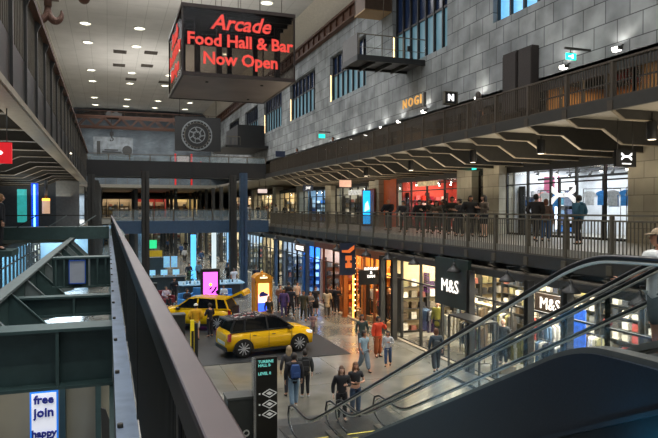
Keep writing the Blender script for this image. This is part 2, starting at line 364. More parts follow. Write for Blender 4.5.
# ================================================================== SHELL
L1 = 5.03; L2 = 9.4; GX = 13.5; WX = 19.0; LX = -1.65; LWX = -7.5; CZ = 24.8; YE = 122.0
struct('floor', MB().box(-14, 27, -8, YE+1, -.3, 0), M_floor)
struct('floor', MB().box(GX, WX+6, 2, 57, 4.35, L1), M_deck)
struct('floor', MB().box(GX, WX+5, 2, YE, L2-.25, L2).box(LWX-2, GX, 82, YE, L2-.4, L2), M_deck)
struct('floor', MB().box(GX, WX+6, 57, YE, 4.35, L1).box(LWX-4, GX, 86, YE, 4.35, L1), M_deck)
struct('floor', MB().box(-13, LX-.2, 36, 57.9, 4.5, L1).box(-13, LX-.2, 57.9, 85.9, 4.5, L1), M_deck)
struct('floor', MB().box(-13, LX-.15, -6, 55, 8.95, L2), M_deck)
struct('ceiling', MB().box(-5.8, 17.3, -8, YE, CZ, CZ+.3), M_ceil)
c = MB(); c.prism([(17.3, CZ), (17.3, CZ+.3), (19.3, 23.4), (19, 23.2)], -8, YE, 'y'); struct('ceiling', c, M_plaster)
c = MB(); c.prism([(-5.8, CZ), (-5.8, CZ+.3), (-7.8, 23.4), (-7.5, 23.2)], -8, YE, 'y'); struct('ceiling', c, M_plaster)
struct('wall_left', MB().box(LWX-.4, LWX, -8, YE, 12.2, 23.4).box(-13.4, -13, -8, YE, 0, 12.4), M_stoneX)
struct('ceiling', MB().box(-13.4, LWX, -8, YE, 12.2, 12.4), M_soffit)
struct('wall_far', MB().box(-14, 27, YE, YE+.5, 0, CZ+.3), M_far)
# right stone wall with window openings
wins = [(20.2, 27.8, 16.0, 20.0), (32.45, 39.95, 16.0, 22.2), (44.75, 53.1, 16.0, 20.0), (57.4, 66.2, 16.0, 20.1), (69.6, 78.3, 16.0, 20.3), (81.8, 90.2, 16.0, 20.4), (94.5, 102.5, 16, 20.4)]
w = MB(); T = .7
w.box(WX, WX+T, 2, YE, 12.1, 16.0); w.box(WX, WX+T, 2, YE, 22.2, 23.4)
ys = 2.0
for y0, y1, z0, z1 in wins:
    w.box(WX, WX+T, ys, y0, 16.0, 22.2); w.box(WX, WX+T, y0, y1, z1, 22.2) if z1 < 22.2 else None; ys = y1
w.box(WX, WX+T, ys, YE, 16.0, 22.2)
struct('wall_right', w, M_stone)
struct('wall_right', MB().box(WX+5.5, WX+5.8, 2, YE, 0, 12.4).box(WX+1.5, WX+1.8, 2, YE, 12.4, 23), mat((110,104,92), .8))
struct('ceiling', MB().box(WX, WX+6, 2, YE, 12.1, 12.4), M_soffit)
M_wing = mat((90,116,126), .35, emit=.34, ec=(104,150,168), var=.3, scale=.6, key='lit_window_blind'); M_wind = mat((22,32,44), .2, emit=.06, ec=(60,90,150), key='dark_window_glass')
for i, (y0, y1, z0, z1) in enumerate(wins):
    f = MB(); n = 7; xf = WX+.32
    f.box(xf, xf+.12, y0, y1, z0, z0+.12).box(xf, xf+.12, y0, y1, z1-.12, z1)
    for k in range(n+1):
        y = y0+(y1-y0)*k/n; f.box(xf-.05, xf+.12, y-.06, y+.06, z0, z1)
    zm = z0+(z1-z0)*.58
    if i == 1: zm = 18.6
    f.box(xf, xf+.1, y0, y1, zm-.07, zm+.07)
    wo = struct('window_%d' % (i+1), f, M_black)
    MB().box(xf+.14, xf+.18, y0, y1, z0, zm).build('pane', M_wing if i != 0 else mat((90,150,190), .3, emit=.9, ec=(110,180,225), var=.2), wo)
    MB().box(xf+.14, xf+.18, y0, y1, zm, z1).build('pane', M_wind if i != 0 else M_wing, wo)
    if i: # added glowing strip standing in for warm light on the far jamb
        MB().box(WX+.05, WX+.1, y1-.07, y1-.01, z0, z0+2.4).build('jamb_glow', mat((255,220,160), emit=3, var=0), wo)
# crane rail along the right wall
r = MB(); r.box(18.5, 19, 2, YE, 22.75, 22.95).box(18.5, 19, 2, YE, 21.75, 21.9); k = 2.5
while k < YE: r.box(18.6, 19, k, k+.12, 21.9, 22.75); k += 1.6
r.box(18.75, 18.85, 2, YE, 21.9, 22.75)
r.build('crane_rail', M_brown, None, 'rust brown riveted crane rail running along the top of the right wall', 'crane rail')
# ceiling downlights and vents
lroot = empty('ceiling_downlight', (0,0,CZ), 'round ceiling downlight with a bright white disc', 'ceiling light', 'round downlights in the hall ceiling')
a = MB(); a.lathe([(.62,-.06),(.62,0),(.5,0),(.5,-.06)], (0,0,0), 20); a.build('rim', M_white, lroot, local=True)
a = MB(); a.lathe([(.5,-.05),(.5,-.03)], (0,0,0), 20); a.build('diffuser', M_lampw, lroot, local=True)
first = True
for Y in (-1, 10, 21, 32, 43, 54.5, 66.5, 74, 88.5, 96, 110, 117.5):
    for X in (-2.05, 3.12, 8.1, 13.5):
        if first: lroot.location = (X, Y, CZ); ORG[lroot.name] = Vector((X,Y,CZ)); first = False
        else: copy_tree(lroot, (X, Y, CZ))
        spot((X, Y, CZ-.15), 1500, (1, .96, .9), 110, (0,0,0), .4)
vr = None
for px, py in ((120,51.5),(151,52.5),(119,65),(147,65.5),(131,79),(164,82)):
    p = onZ(px, py, CZ)
    if vr is None:
        vr = MB(); vr.box(p.x-.75, p.x+.75, p.y-.7, p.y+.7, CZ-.05, CZ)
        for q in range(6): vr.box(p.x-.7, p.x+.7, p.y-.62+q*.24, p.y-.56+q*.24, CZ-.09, CZ-.05)
        vr = vr.build('ceiling_vent', mat((84,78,72), .7), None, 'dark rectangular grille set in the pale ceiling', 'vent', 'ceiling vents')
    else: copy_tree(vr, (p.x, p.y, CZ-.09))
# stepped cove strip along left of the ceiling
struct('trim_1', MB().box(-6.05, -5.75, -8, YE, CZ-.12, CZ), M_plaster)

# ================================================================== GALLERIES
def balustrade(label, X, posts, zd, ztop, zbar, step, m, zlow=.1, thick=.03, face=1):
    root = empty('balustrade', (X, posts[0], zd), label, 'balustrade')
    MB().box(X-.035, X+.035, posts[0], posts[-1], ztop-.05, ztop).build('handrail', m, root)
    if zbar: MB().box(X-.03, X+.03, posts[0], posts[-1], zbar-.05, zbar).build('mid_rail', m, root)
    MB().box(X-.03, X+.03, posts[0], posts[-1], zd+zlow-.05, zd+zlow).build('bottom_rail', m, root)
    for y in posts:
        MB().box(X-.06, X+.06, y-.04, y+.04, zd-.25, ztop-.05).box(X-.12, X-.06, y-.1, y+.1, zd-.3, zd-.02).build('post', m, root)
    zt = (zbar or ztop)-.05
    for a, b in zip(posts, posts[1:]):
        p = MB(); n = max(2, int(abs(b-a)/step))
        for i in range(1, n): y = a+(b-a)*i/n; p.box(X-thick/2, X+thick/2, y-.011, y+.011, zd+zlow, zt)
        p.build('baluster_panel', m, root)
    return root
P1 = [8.3+1.87*i for i in range(25)]
balustrade('grey steel balustrade of vertical bars along the right gallery at eye level', GX, P1, 4.7, 6.14, 5.98, .125, M_steel)
balustrade('grey steel balustrade of the topmost gallery on the right', GX, P1, L2, 10.53, 0, .11, mat((66,58,48), .5, key='brown_steel'))
struct('trim_2', MB().box(GX-.08, GX, 2, 57, 4.34, 4.76).box(GX+.25, GX+.55, 2, 57, 3.95, 4.35), M_dark)
struct('trim_3', MB().box(GX-.1, GX, 2, 57, L2-.3, L2+.05).box(WX-.15, WX, 2, 57, 8.4, 9.1), M_dark)
br = None
for y in P1:
    if br is None:
        br = empty('gallery_bracket', (GX, y, 9.1), 'dark steel haunch beam with pale lower edge under the top right gallery', 'steel beam', 'haunch beams under the top right gallery')
        pr = [(13.5,9.15),(13.5,9.1),(13.9,8.86),(14.9,8.86),(15.7,8.4),(18.9,8.36),(18.9,9.15)]
        MB().prism([(a-GX, b-9.1) for a, b in pr], -.05, .05, 'y').build('web', M_dark, br, local=True)
        e = MB()
        for p, q in zip(pr[1:5], pr[2:6]): e.bar((p[0]-GX,0,p[1]-9.1),(q[0]-GX,0,q[1]-9.1), .12, .03)
        e.build('flange', M_edge, br, local=True)
    else: copy_tree(br, (GX, y, 9.1))
br = None
for y in P1:
    if br is None:
        br = empty('gallery_bracket', (GX, y, 4.35), 'short dark steel bracket below the edge of the right gallery at eye level', 'bracket', 'small brackets under the lower right gallery')
        MB().prism([(-.02,0),(-.25,-.02),(-.25,-.07),(.5,-.42),(.9,-.42),(.9,0)], -.05, .05, 'y').build('web', M_dark, br, local=True)
        MB().bar((-.25,0,-.09),(.5,0,-.44), .22, .03).build('flange', M_steel, br, local=True)
    else: copy_tree(br, (GX, y, 4.35))
# cylinder downlights under the top gallery
cy = None
for px, py in ((541,133),(473,153),(411,168),(366,178),(652,124)):
    p = onX(px, py, 14.9)
    if cy is None:
        cy = empty('cylinder_downlight', (p.x, p.y, 9.1), 'black cylinder lamp fixed under the top right gallery', 'ceiling light', 'black cylinder lamps under the top gallery')
        a = MB(); a.lathe([(.03,0),(.03,-.25)],(0,0,0),8); a.build('stem', M_black, cy, local=True)
        a = MB(); a.lathe([(.14,-.25),(.15,-.3),(.15,-.75),(.13,-.78)],(0,0,0),16); a.build('housing', M_black, cy, local=True)
        a = MB(); a.lathe([(.11,-.775),(.11,-.785)],(0,0,0),12); a.build('lens', mat((255,240,210), emit=3, var=0), cy, local=True)
    else: copy_tree(cy, (p.x, p.y, 9.1))
for i in range(7):
    area((16.2, 10+6.5*i, 8.3), 2.5, .5, 26, (1,.86,.66))
# wall spotlights above the top gallery
sp = None
for i, (px, py) in enumerate(((617,50),(564,68),(478,99),(424,112),(399,122),(382,128),(366,135),(351,139),(335,146),(327,150),(318,154),(309,155),(301,157))):
    p = onX(px, py, WX-.3)
    if sp is None:
        sp = empty('wall_spotlight', p, 'small white floodlight on an arm along the foot of the stone wall', 'spotlight', 'row of small floodlights on the stone wall')
        MB().box(-.12,.12,-.18,.18,-.02,.12).build('housing', M_dark, sp, local=True, bevel=.02)
        MB().box(-.1,.08,-.14,.14,-.05,-.02).box(-.14,-.12,-.14,.14,-.0,.1).build('lens', mat((255,250,240), emit=6, var=0), sp, local=True)
        MB().bar((.1,0,.1),(.3,0,.25), .05, .05).build('arm', M_dark, sp, local=True)
    else: copy_tree(sp, p)
    spot((p.x-.1, p.y, p.z+.25), 40, (1,.95,.88), 150, (R(180+0), R(12), 0), .1)
# left galleries
PL = [2+2.1*i for i in range(26)]
root = empty('balustrade', (LX, 2, 8.95), 'brown-railed steel balustrade of the top left gallery seen from below', 'balustrade')
MB().box(LX-.02, LX+.14, 2, 54.5, 10.86, 10.98).build('handrail', M_brown, root)
for a_, b_ in zip(PL, PL[1:]):
    p = MB(); n = 9
    for i in range(1, n):
        y = a_+(b_-a_)*i/n; p.box(LX-.06, LX-.0, y-.02, y+.02, 8.6, 10.88)
    p.build('baluster_panel', M_steel, root)
    MB().box(LX-.1, LX+.05, a_-.05, a_+.05, 8.5, 10.88).prism([(LX+.05,10.6),(LX+.13,10.8),(LX+.05,10.85)], a_-.04, a_+.04, 'y').build('post', M_dark, root)
struct('trim_4', MB().box(LX-.12, LX+.0, 1, 55, 8.37, 9.4), M_dark)
struct('trim_5', MB().box(LX-.02, LX+.06, 1, 55, 8.35, 8.47).box(LX-.4, LX+.02, 1, 55, 8.33, 8.37), M_edge)
br = None
for y in [3+3.1*i for i in range(17)]:
    if br is None:
        br = empty('gallery_bracket', (LX-.1, y, 8.95), 'dark haunch beam under the top left gallery', 'steel beam', 'haunch beams under the top left gallery')
        MB().prism([(0,0),(0,-.5),(-1.6,-.5),(-2.6,-.95),(-11,-.95),(-11,0)], -.06, .06, 'y').build('web', M_dark, br, local=True)
        e = MB(); e.bar((0,0,-.52),(-1.6,0,-.52),.28,.03).bar((-1.6,0,-.52),(-2.6,0,-.97),.28,.03).bar((-2.6,0,-.97),(-11,0,-.97),.28,.03); e.build('flange', M_steel, br, local=True)
    else: copy_tree(br, (LX-.1, y, 8.95))
# left wide pieces beyond: soffit downlights
dl = None
for px, py in ((68,153),(118,160),(17,152),(30,161)):
    p = onZ(px, py, 8.9) if px < 88 else None
    if p is None: continue
    if dl is None:
        t = MB(); t.lathe([(.16,-.03),(.16,0)], p, 14); dl = t.build('soffit_downlight', mat((255,240,215), emit=5, var=0), None, 'small round recessed lamp under the top left gallery', 'ceiling light', 'recessed lamps under the top left gallery')
    else: copy_tree(dl, p-Vector((0,0,.03)))
area((-4.5, 20, 8.2), 2, 14, 30, (.85,.93,1)); area((-4.5, 42, 8.2), 2, 14, 60, (.8,.92,1))

# bridges
def bridge(Y0, Y1, x0, x1, zb, zt, zdeck, ztop, lab, m, lab2, nb=9):
    b = MB(); b.box(x0, x1, Y0, Y0+.35, zb, zt).box(x0, x1, Y1-.35, Y1, zb, zt).box(x0, x1, Y0+.35, Y1-.35, zdeck-.3, zdeck)
    n = int((x1-x0)/1.9)
    for i in range(n+1): x = x0+(x1-x0)*i/n; b.box(x-.02, x+.02, Y0-.03, Y0, zb, zt)
    b.build('footbridge', m, None, lab, 'footbridge')
    r = empty('glass_railing', ((x0+x1)/2, Y0+.17, zt), lab2, 'railing')
    MB().box(x0, x1, Y0+.14, Y0+.2, ztop-.06, ztop).build('handrail', M_steel, r)
    for i in range(nb+1):
        x = x0+(x1-x0)*i/nb; MB().box(x-.04, x+.04, Y0+.12, Y0+.2, zt, ztop-.06).build('post', M_steel, r)
        if i < nb: MB().box(x+.06, x+(x1-x0)/nb-.06, Y0+.16, Y0+.175, zt, ztop-.12).build('glass_pane', M_frost, r)
bridge(55, 58, LX, GX, 9.05, 10.4, L2, 10.98, 'dark upper footbridge crossing the far end of the hall', mat((12,13,15), .6), 'glass railing on the upper far footbridge')
bridge(52.5, 55.5, .3, 13.1, 4.3, 5.32, L1, 6.3, 'blue-grey lower footbridge crossing the far end of the hall', M_blue, 'glass railing on the lower blue-grey footbridge', 8)
# tall columns
for px, X0, Y0, zt, m, lab in ((243.5, None, 47.8, 9.1, M_blue, 'tall blue-grey steel column before the right end of the far bridges'), (145.5, None, 47.8, 9.1, M_dark, 'tall dark steel column rising between the kiosks and the upper bridge'),
                        (91.5, None, 53.5, 9.1, M_dark, 'tall dark column where the upper bridge meets the left gallery'), (233, None, 51.0, 9.1, M_dark, 'slimmer dark column just behind the blue-grey one')):
    p = onY(px, 240, Y0); s = .27
    t = MB(); t.box(p.x-s, p.x+s, Y0-s, Y0-s+.05, 0, zt).box(p.x-s, p.x+s, Y0+s-.05, Y0+s, 0, zt).box(p.x-.03, p.x+.03, Y0-s, Y0+s, 0, zt).box(p.x-s*1.2, p.x+s*1.2, Y0-s*1.2, Y0+s*1.2, 0, .05).box(p.x-s, p.x-s+.04, Y0-s, Y0+s, 0, zt)
    t.build('steel_column', m, None, lab, 'column')
cc = None
for Y in (62, 68, 74, 80, 86, 92, 98, 104, 110):
    for X in (-1.0, 3.5, 8.6, 12.7):
        if (Y in (68, 80) and X in (3.5,)) : continue
        zt = 9.0 if Y >= 82 or X > 12 else (4.3 if Y < 82 and X == 3.5 else 9.0)
        if Y < 86 and X in (3.5, 8.6): continue
        if cc is None:
            t = MB(); t.box(-.2,.2,-.2,-.15,0,9).box(-.2,.2,.15,.2,0,9).box(-.03,.03,-.15,.15,0,9).box(-.25,.25,-.25,.25,0,.05).box(-.2,-.16,-.2,.2,0,9)
            cc = t.build('steel_column', M_dark, None, 'slender dark column in the far arcade beyond the bridges', 'column', 'slender columns beyond the bridges', base=(0,0,0)); cc.location = (X, Y, 0)
        else: copy_tree(cc, (X, Y, 0))

# ================================================================== SHOP KIT
gm = {}
def garment_mesh(kind, c):
    k = (kind, c)
    if k in gm: return gm[k]
    t = MB()
    if kind == 'long': pts = [(-.06,.02),(-.2,-.05),(-.24,-.5),(-.19,-.52),(-.17,-.2),(-.2,-1.05),(.2,-1.05),(.17,-.2),(.19,-.52),(.24,-.5),(.2,-.05),(.06,.02)]
    else: pts = [(-.07,.02),(-.22,-.05),(-.34,-.24),(-.26,-.3),(-.19,-.2),(-.2,-.68),(.2,-.68),(.19,-.2),(.26,-.3),(.34,-.24),(.22,-.05),(.07,.02)]
    # split sleeves/torso to stay convex
    t.prism([pts[0],pts[1],pts[4],pts[5],pts[6],pts[7],pts[10],pts[11]], -.045, .045, 'y')
    t.prism([pts[1],pts[2],pts[3],pts[4]], -.035, .035, 'y'); t.prism([pts[7],pts[8],pts[9],pts[10]], -.035, .035, 'y')
    t.tube([(0,0,.02),(0,0,.07),(.02,0,.1)], .008, 5)
    gm[k] = t.mesh(mat(c, .85, var=.2, scale=9)); return gm[k]
CN = {}
def cname(c):
    r, g, b = c; m = max(c); mn = min(c)
    if m-mn < 28: return 'white' if m > 190 else ('black' if m < 60 else 'grey')
    if r >= g and r >= b: return 'red' if g < 110 and b < 110 else ('cream' if b > 140 else ('mustard' if g > 130 else 'tan'))
    if b >= r and b >= g: return 'blue' if m > 90 else 'navy'
    return 'olive green'
def rack(x, y, z, ang, L, n, pal, desc, h=1.5, kind='long', gdesc=None, gang=R(90)):
    root = empty('clothes_rack', (x,y,z), 'slim metal clothes rack, '+desc, 'clothes rack', rz=ang)
    MB().cyl((-L/2,0,h),(L/2,0,h),.016,None,8).build('rail', M_dark, root, local=True)
    for sx in (-1,1):
        MB().cyl((sx*L/2,0,0),(sx*L/2,0,h),.016,None,8).box(sx*L/2-.02,sx*L/2+.02,-.25,.25,0,.03).build('leg', M_dark, root, local=True)
    ca, sa = math.cos(ang), math.sin(ang); lab = []
    for i in range(n):
        u = -L/2+L*(i+.5)/n; c = pal[rnd.randrange(len(pal))] if gang else pal[i % len(pal)]
        o = bpy.data.objects.new('hanging_garment', garment_mesh(kind, c)); col.objects.link(o)
        o.location = (x+ca*u, y+sa*u, z+h-.1); o.rotation_euler = (0, 0, ang+gang+rnd.uniform(-.15,.15)); s = rnd.uniform(.85,1.0); o.scale = (s,1,s)
        tag(o, '%s garment hanging %s' % (cname(c), gdesc or desc), 'garment', '%s garments %s' % (cname(c), gdesc or desc))
    return root
FS = [0]; FM = MB(); FMM = []
def shelves(x, y, z, ang, w, h, rows, pal, desc, back=(90,84,74), m=None, fill=.8, box=(.26,.16), light=0):
    root = empty('display_shelf', (x,y,z), 'shelving unit, '+desc, 'shelf', rz=ang); m = m or M_dark
    MB().box(-w/2, w/2, .2, .24, 0, h).build('back_panel', mat(back, .7), root, local=True)
    for sx in (-1,1): MB().box(sx*w/2-.03, sx*w/2+.03, -.2, .24, 0, h).build('upright', m, root, local=True)
    ca, sa = math.cos(ang), math.sin(ang); zs = [.1+(h-.2)*i/rows for i in range(rows)]
    for k, zz in enumerate(zs): MB().box(-w/2, w/2, -.2, .2, zz-.03, zz).build('shelf_board', m, root, local=True)
    for k, zz in enumerate(zs):
        n = int(w/(box[0]*1.5))
        for i in range(n):
            if rnd.random() > fill: continue
            u = -w/2+w*(i+.5)/n; c = pal[rnd.randrange(len(pal))]; hh = box[1]*rnd.uniform(.7,1.3); key = ('st', c, round(hh*20), box)
            if key not in gm: t = MB(); t.box(-box[0]/2,box[0]/2,-.13,.13,0,hh*.48).box(-box[0]/2+.015,box[0]/2-.015,-.12,.12,hh*.5,hh); gm[key] = t.mesh(mat(c,.8,var=.15))
            FS[0] += 1
            if FS[0] > 268 or z > 3 and y > 52 or y > 56:
                if mat(c,.8,var=.15) not in FMM: FMM.append(mat(c,.8,var=.15))
                q = MB().box(-box[0]/2,box[0]/2,-.13,.13,0,hh); FM.add([Vector((x+ca*(u+v.x)-sa*v.y, y+sa*(u+v.x)+ca*v.y, z+zz+v.z)) for v in q.v], q.f, FMM.index(mat(c,.8,var=.15))); FS[0] -= 1; continue
            o = bpy.data.objects.new('folded_stack', gm[key]); col.objects.link(o); o.location = (x+ca*u, y+sa*u, z+zz); o.rotation_euler = (0,0,ang)
            tag(o, '%s folded goods on %s' % (cname(c), desc), 'merchandise', '%s goods on %s' % (cname(c), desc))
    return root
NEUT = [(40,40,42),(190,186,176),(120,112,96),(60,66,74),(220,214,200),(84,70,52),(134,128,92),(124,72,60),(96,110,120)]
SPX = [(226,228,230),(60,120,190),(90,100,130),(40,44,52),(190,196,204),(120,150,180)]
RDX = [(200,40,50),(230,120,120),(240,230,220),(150,30,60),(220,60,40),(60,40,40)]
AMX = [(230,150,60),(200,90,40),(240,220,190),(120,60,30),(250,190,110),(60,40,30)]
BLX = [(60,140,230),(220,240,250),(30,60,110),(180,210,230)]
def shop(z0, xf, xb, y0, y1, h, back, lightc, power, desc, mull=1.9, doors=(), fm=None, side=1, track=True, hl=None, gl=True, fasc=.35, ceilc=(120,112,100), part=True, ws=None, nws=99):
    """one shop bay: structure walls, glazed front, lamps"""
    a, b = min(xf, xb), max(xf, xb)
    M = back if not isinstance(back, tuple) else mat(back, .8, var=.1, scale=1.5)
    bk = MB().box(xb-.1, xb+.1, y0, y1, z0, z0+h)
    struct('wall_back', bk, M)
    if part: struct('wall_partition', MB().box(*((a+.4, b) if xf < xb else (a, b-.4)), y1-.08, y1+.08, z0, z0+h), M)
    struct('ceiling', MB().box(a+.1, b, y0, y1, z0+h, z0+h+.06), mat(ceilc, .8))
    if part and ws:
        k = 0; x = a+.5+.9 if xf < xb else a+.9
        while x < b-.6 and k < nws:
            shelves(x, y1-.36, z0, 0, 1.5, min(h-1.0, 3.0), 5, ws, 'side shelf %s, %s' % (('one','two','three','four')[min(k,3)], desc), tuple(min(255, int(v)) for v in (back if isinstance(back, tuple) else (160,150,130))), M_dark, .85, (.3,.3)); x += 1.58; k += 1
    fm = fm or M_dark
    root = empty('shopfront', (xf, (y0+y1)/2, z0), 'glazed shopfront with %s, %s' % ('dark frames' if fm in (M_dark, M_black) else ('orange-brown timber frames' if fm == M_wood else 'steel frames'), desc), 'shopfront')
    MB().box(xf-.05, xf+.05, y0, y1, z0+h-fasc, z0+h).build('fascia', fm, root)
    MB().box(xf-.04, xf+.04, y0, y1, z0, z0+.1).build('sill', fm, root)
    n = max(1, round((y1-y0)/mull))
    for i in range(n+1):
        y = y0+(y1-y0)*i/n; MB().box(xf-.06, xf+.06, y-.045, y+.045, z0+.1, z0+h-fasc).build('mullion', fm, root)
        if i < n and gl and i not in doors: MB().box(xf-.01, xf+.01, y+.05, y+(y1-y0)/n-.05, z0+.1, z0+h-fasc).build('glass_pane', M_glass, root)
    MB().box(xf-.04, xf+.04, y0, y1, z0+h*.72-.03, z0+h*.72+.03).build('transom', fm, root)
    if track:
        for k in range(2):
            xx = a+(b-a)*(.3+.4*k)
            r = empty('track_light', (xx, (y0+y1)/2, z0+h-.3), 'lighting track %s the glass, %s' % (('near', 'well behind')[k], desc), 'track light')
            MB().box(xx-.03, xx+.03, y0+.2, y1-.2, z0+h-.3, z0+h-.24).box(xx-.01, xx+.01, y0+.4, y0+.42, z0+h-.24, z0+h-.004).box(xx-.01, xx+.01, y1-.42, y1-.4, z0+h-.24, z0+h-.004).build('track', M_black, r)
            m = max(2, int((y1-y0)/1.3))
            for i in range(m):
                y = y0+.5+(y1-y0-1)*i/(m-1)
                hd = MB().cyl((xx, y, z0+h-.3), (xx-.1, y, z0+h-.48), .07, None, 8).build('lamp_head', M_black, r)
                MB().cyl((xx-.1, y, z0+h-.48), (xx-.105, y, z0+h-.485), .06, None, 8).build('lens', mat((255,245,225), emit=25, var=0), hd)
    nl = max(1, round((y1-y0)/5))
    for i in range(nl):
        area(((a+b)/2, y0+(y1-y0)*(i+.5)/nl, z0+h-.15), (b-a)*.7, (y1-y0)/nl*.8, power*(y1-y0)/nl*(b-a)/25, lightc)
NEUT = [(40,40,42),(190,186,176),(120,112,96),(60,66,74),(220,214,200),(84,70,52),(134,128,92),(124,72,60),(96,110,120)]

# ================================================================== LEVEL 1 SHOPS (right)
H1 = 3.42
pier_n = ['beside the white sports shop, nearest the camera', 'between the sports shop and the dark doorway', 'on the left of the dark doorway', 'between the red-lit shop and the black shopfront', 'left of the black shopfront', 'next further along the gallery', 'third beyond the black shopfront', 'at the far end of the gallery']
for i, (a_, b_) in enumerate(((16.7,18.3),(26.5,27.9),(29.0,30.5),(41.2,43.0),(51.5,53.0),(61,62.2),(70.5,72),(82,83.5))):
    MB().box(18.5, 19.35, a_, b_, L1, 8.9).box(18.44, 19.35, a_-.02, b_+.02, L1, L1+.18).build('stone_pier', M_pier, None, 'pale stone pier on the right gallery, '+pier_n[i], 'pier')
shop(L1, WX, WX+5, 18.3, 26.5, H1, (214,218,222), (.92,.97,1), 280, 'white sports shop on the right gallery', 1.64, (2,), M_black, ceilc=(60,62,64), ws=SPX)
shop(L1, WX, WX+1.2, 27.9, 29.0, H1, (60,54,46), (1,.8,.6), 20, 'narrow dark doorway on the right gallery', 1.1, (), M_black, track=False)
shop(L1, WX, WX+4.5, 30.5, 39.2, H1, (190,84,70), (1,.62,.5), 260, 'red-lit shop behind the people at the railing', 2.2, (1,), M_dark, ws=RDX)
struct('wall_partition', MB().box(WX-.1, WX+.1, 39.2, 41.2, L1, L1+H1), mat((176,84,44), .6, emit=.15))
shop(L1, WX, WX+4.5, 43.0, 51.5, H1, (150,150,140), (1,.92,.78), 170, 'black shopfront left of the blue screen', 1.7, (2,), M_black, ws=NEUT)
shop(L1, WX, WX+4.5, 53, 61, H1, (120,150,176), (.8,.92,1), 200, 'blue-lit shop further along the gallery', 2, (1,), M_black, ws=BLX)
shop(L1, WX, WX+4.5, 62.2, 70.5, H1, (200,180,140), (1,.85,.6), 230, 'amber-lit shop beyond the far bridges', 2, (1,), M_black, ws=NEUT)
shop(L1, WX, WX+4.5, 72, 82, H1, (210,196,160), (1,.88,.66), 230, 'cream-lit shop far along the gallery', 2, (1,), M_black, ws=NEUT)
shop(L1, WX, WX+4.5, 83.5, 100, H1, (200,180,150), (1,.85,.65), 230, 'last lit shop at the end of the gallery', 2.4, (1,), M_black, ws=NEUT)
# far cross row of shops on level 1, facing the camera
M_cream = mat((220,200,150), .7, var=.4, scale=.9)
def crossshop(x0, x1, Y, z0, h, back, lc, power, desc, fm=None):
    struct('wall_back', MB().box(x0, x1, Y+4, Y+4.1, z0, z0+h), mat(back, .8)); struct('wall_partition', MB().box(x1-.05, x1+.05, Y, Y+4, z0, z0+h), mat(back, .8))
    root = empty('shopfront', ((x0+x1)/2, Y, z0), 'glazed shopfront facing down the hall, '+desc, 'shopfront'); n = max(2, int((x1-x0)/1.6)); fm = fm or M_black
    MB().box(x0, x1, Y-.05, Y+.05, z0+h-.5, z0+h).build('fascia', fm, root)
    for i in range(n+1): x = x0+(x1-x0)*i/n; MB().box(x-.05, x+.05, Y-.05, Y+.05, z0, z0+h-.5).build('mullion', fm, root)
    area(((x0+x1)/2, Y+2, z0+h-.1), x1-x0-.5, 3, power*.4, lc)
    for k in range(int((x1-x0)/1.7)):
        shelves(x0+1+1.7*k, Y+3, z0, 0, 1.4, 2.4, 4, NEUT, 'unit %s in the %s' % (('one','two','three','four','five')[min(k,4)], desc), (170,150,120), fill=.6, box=(.4,.3))
crossshop(-7, -2, 100, L1, 3.3, (150,160,170), (.9,.96,1), 260, 'pale shop at the left end of the far row')
crossshop(-2, 3.4, 100, L1, 3.3, (190,170,140), (1,.85,.65), 300, 'warm shop left of centre in the far row')
crossshop(3.4, 8.6, 100, L1, 3.3, (170,60,50), (1,.75,.6), 260, 'red-toned shop in the middle of the far row')
crossshop(8.6, 13.4, 100, L1, 3.3, (210,190,140), (1,.85,.6), 320, 'amber shop at the right end of the far row')
crossshop(-7, -1, 112, 0, 4.0, (140,165,190), (.75,.9,1), 300, 'blue-lit shop at the left of the far ground row')
crossshop(-1, 5.5, 112, 0, 4.0, (150,180,200), (.75,.9,1), 300, 'blue-lit shop in the middle of the far ground row')
crossshop(5.5, 13.4, 112, 0, 4.0, (200,190,160), (.95,.95,.9), 330, 'pale shop at the right of the far ground row')

# sports shop interior
SP = [(226,228,230),(60,120,190),(90,100,130),(40,44,52),(226,228,230),(150,160,170)]
for i, (yy, c) in enumerate(((19.0,'first'),(20.2,'second'),(21.4,'third'),(24.4,'fourth'))):
    rack(20.2+.1*(i%2), yy, L1, R(-35), 1.5, 3, [(226,228,230),(60,140,210),(130,140,160)], '%s from the right in the sports shop window' % c, 2.15, 'tee', None, 0)
rack(20.9, 25.5, L1, R(-35), 1.3, 3, [(230,170,160),(150,90,150),(90,150,170),(226,228,230)], 'at the left end of the sports shop window', 2.2, 'tee', None, 0)
MB().box(21.0, 21.05, 25.1, 26.2, L1+1.75, L1+2.9).build('lit_poster', mat((130,60,90), emit=.7, ec=(190,100,130), var=.6, scale=2), None, 'pink and purple poster panel at the left end of the sports shop', 'poster')
for i, y in enumerate((21.4, 24.6)):
    t = MB().box(20.4, 20.46, y-.05, y+.05, L1+.3, L1+2.9); t.build('light_tube', mat((235,245,255), emit=2.5, var=0), None, ('right-hand','left-hand')[i]+' upright white light strip in the sports shop', 'light strip')
MB().bar((20.3,18.9,L1+2.75),(20.5,26,L1+2.75), .1, .1).bar((20.3,21.4,L1),(20.3,21.4,L1+2.75), .1, .1).bar((20.3,24.2,L1),(20.3,24.2,L1+2.75), .1, .1).bar((20.3,18.9,L1),(20.3,18.9,L1+2.75), .1, .1).build('goalpost_stand', M_black, None, 'black goalpost frame inside the sports shop', 'display frame')
t = MB(); t.prism([(0,0),(.45,.1),(.1,.2),(.1,.6),(-.08,.25),(-.4,.3),(-.1,.08),(-.3,-.3)], -.06, .06, 'x')
o = t.build('hanging_star', mat((210,40,30), .5, emit=.5), None, 'red pointed ornament hanging in the sports shop', 'ornament'); o.location = (20.0, 19.2, L1+2.5)
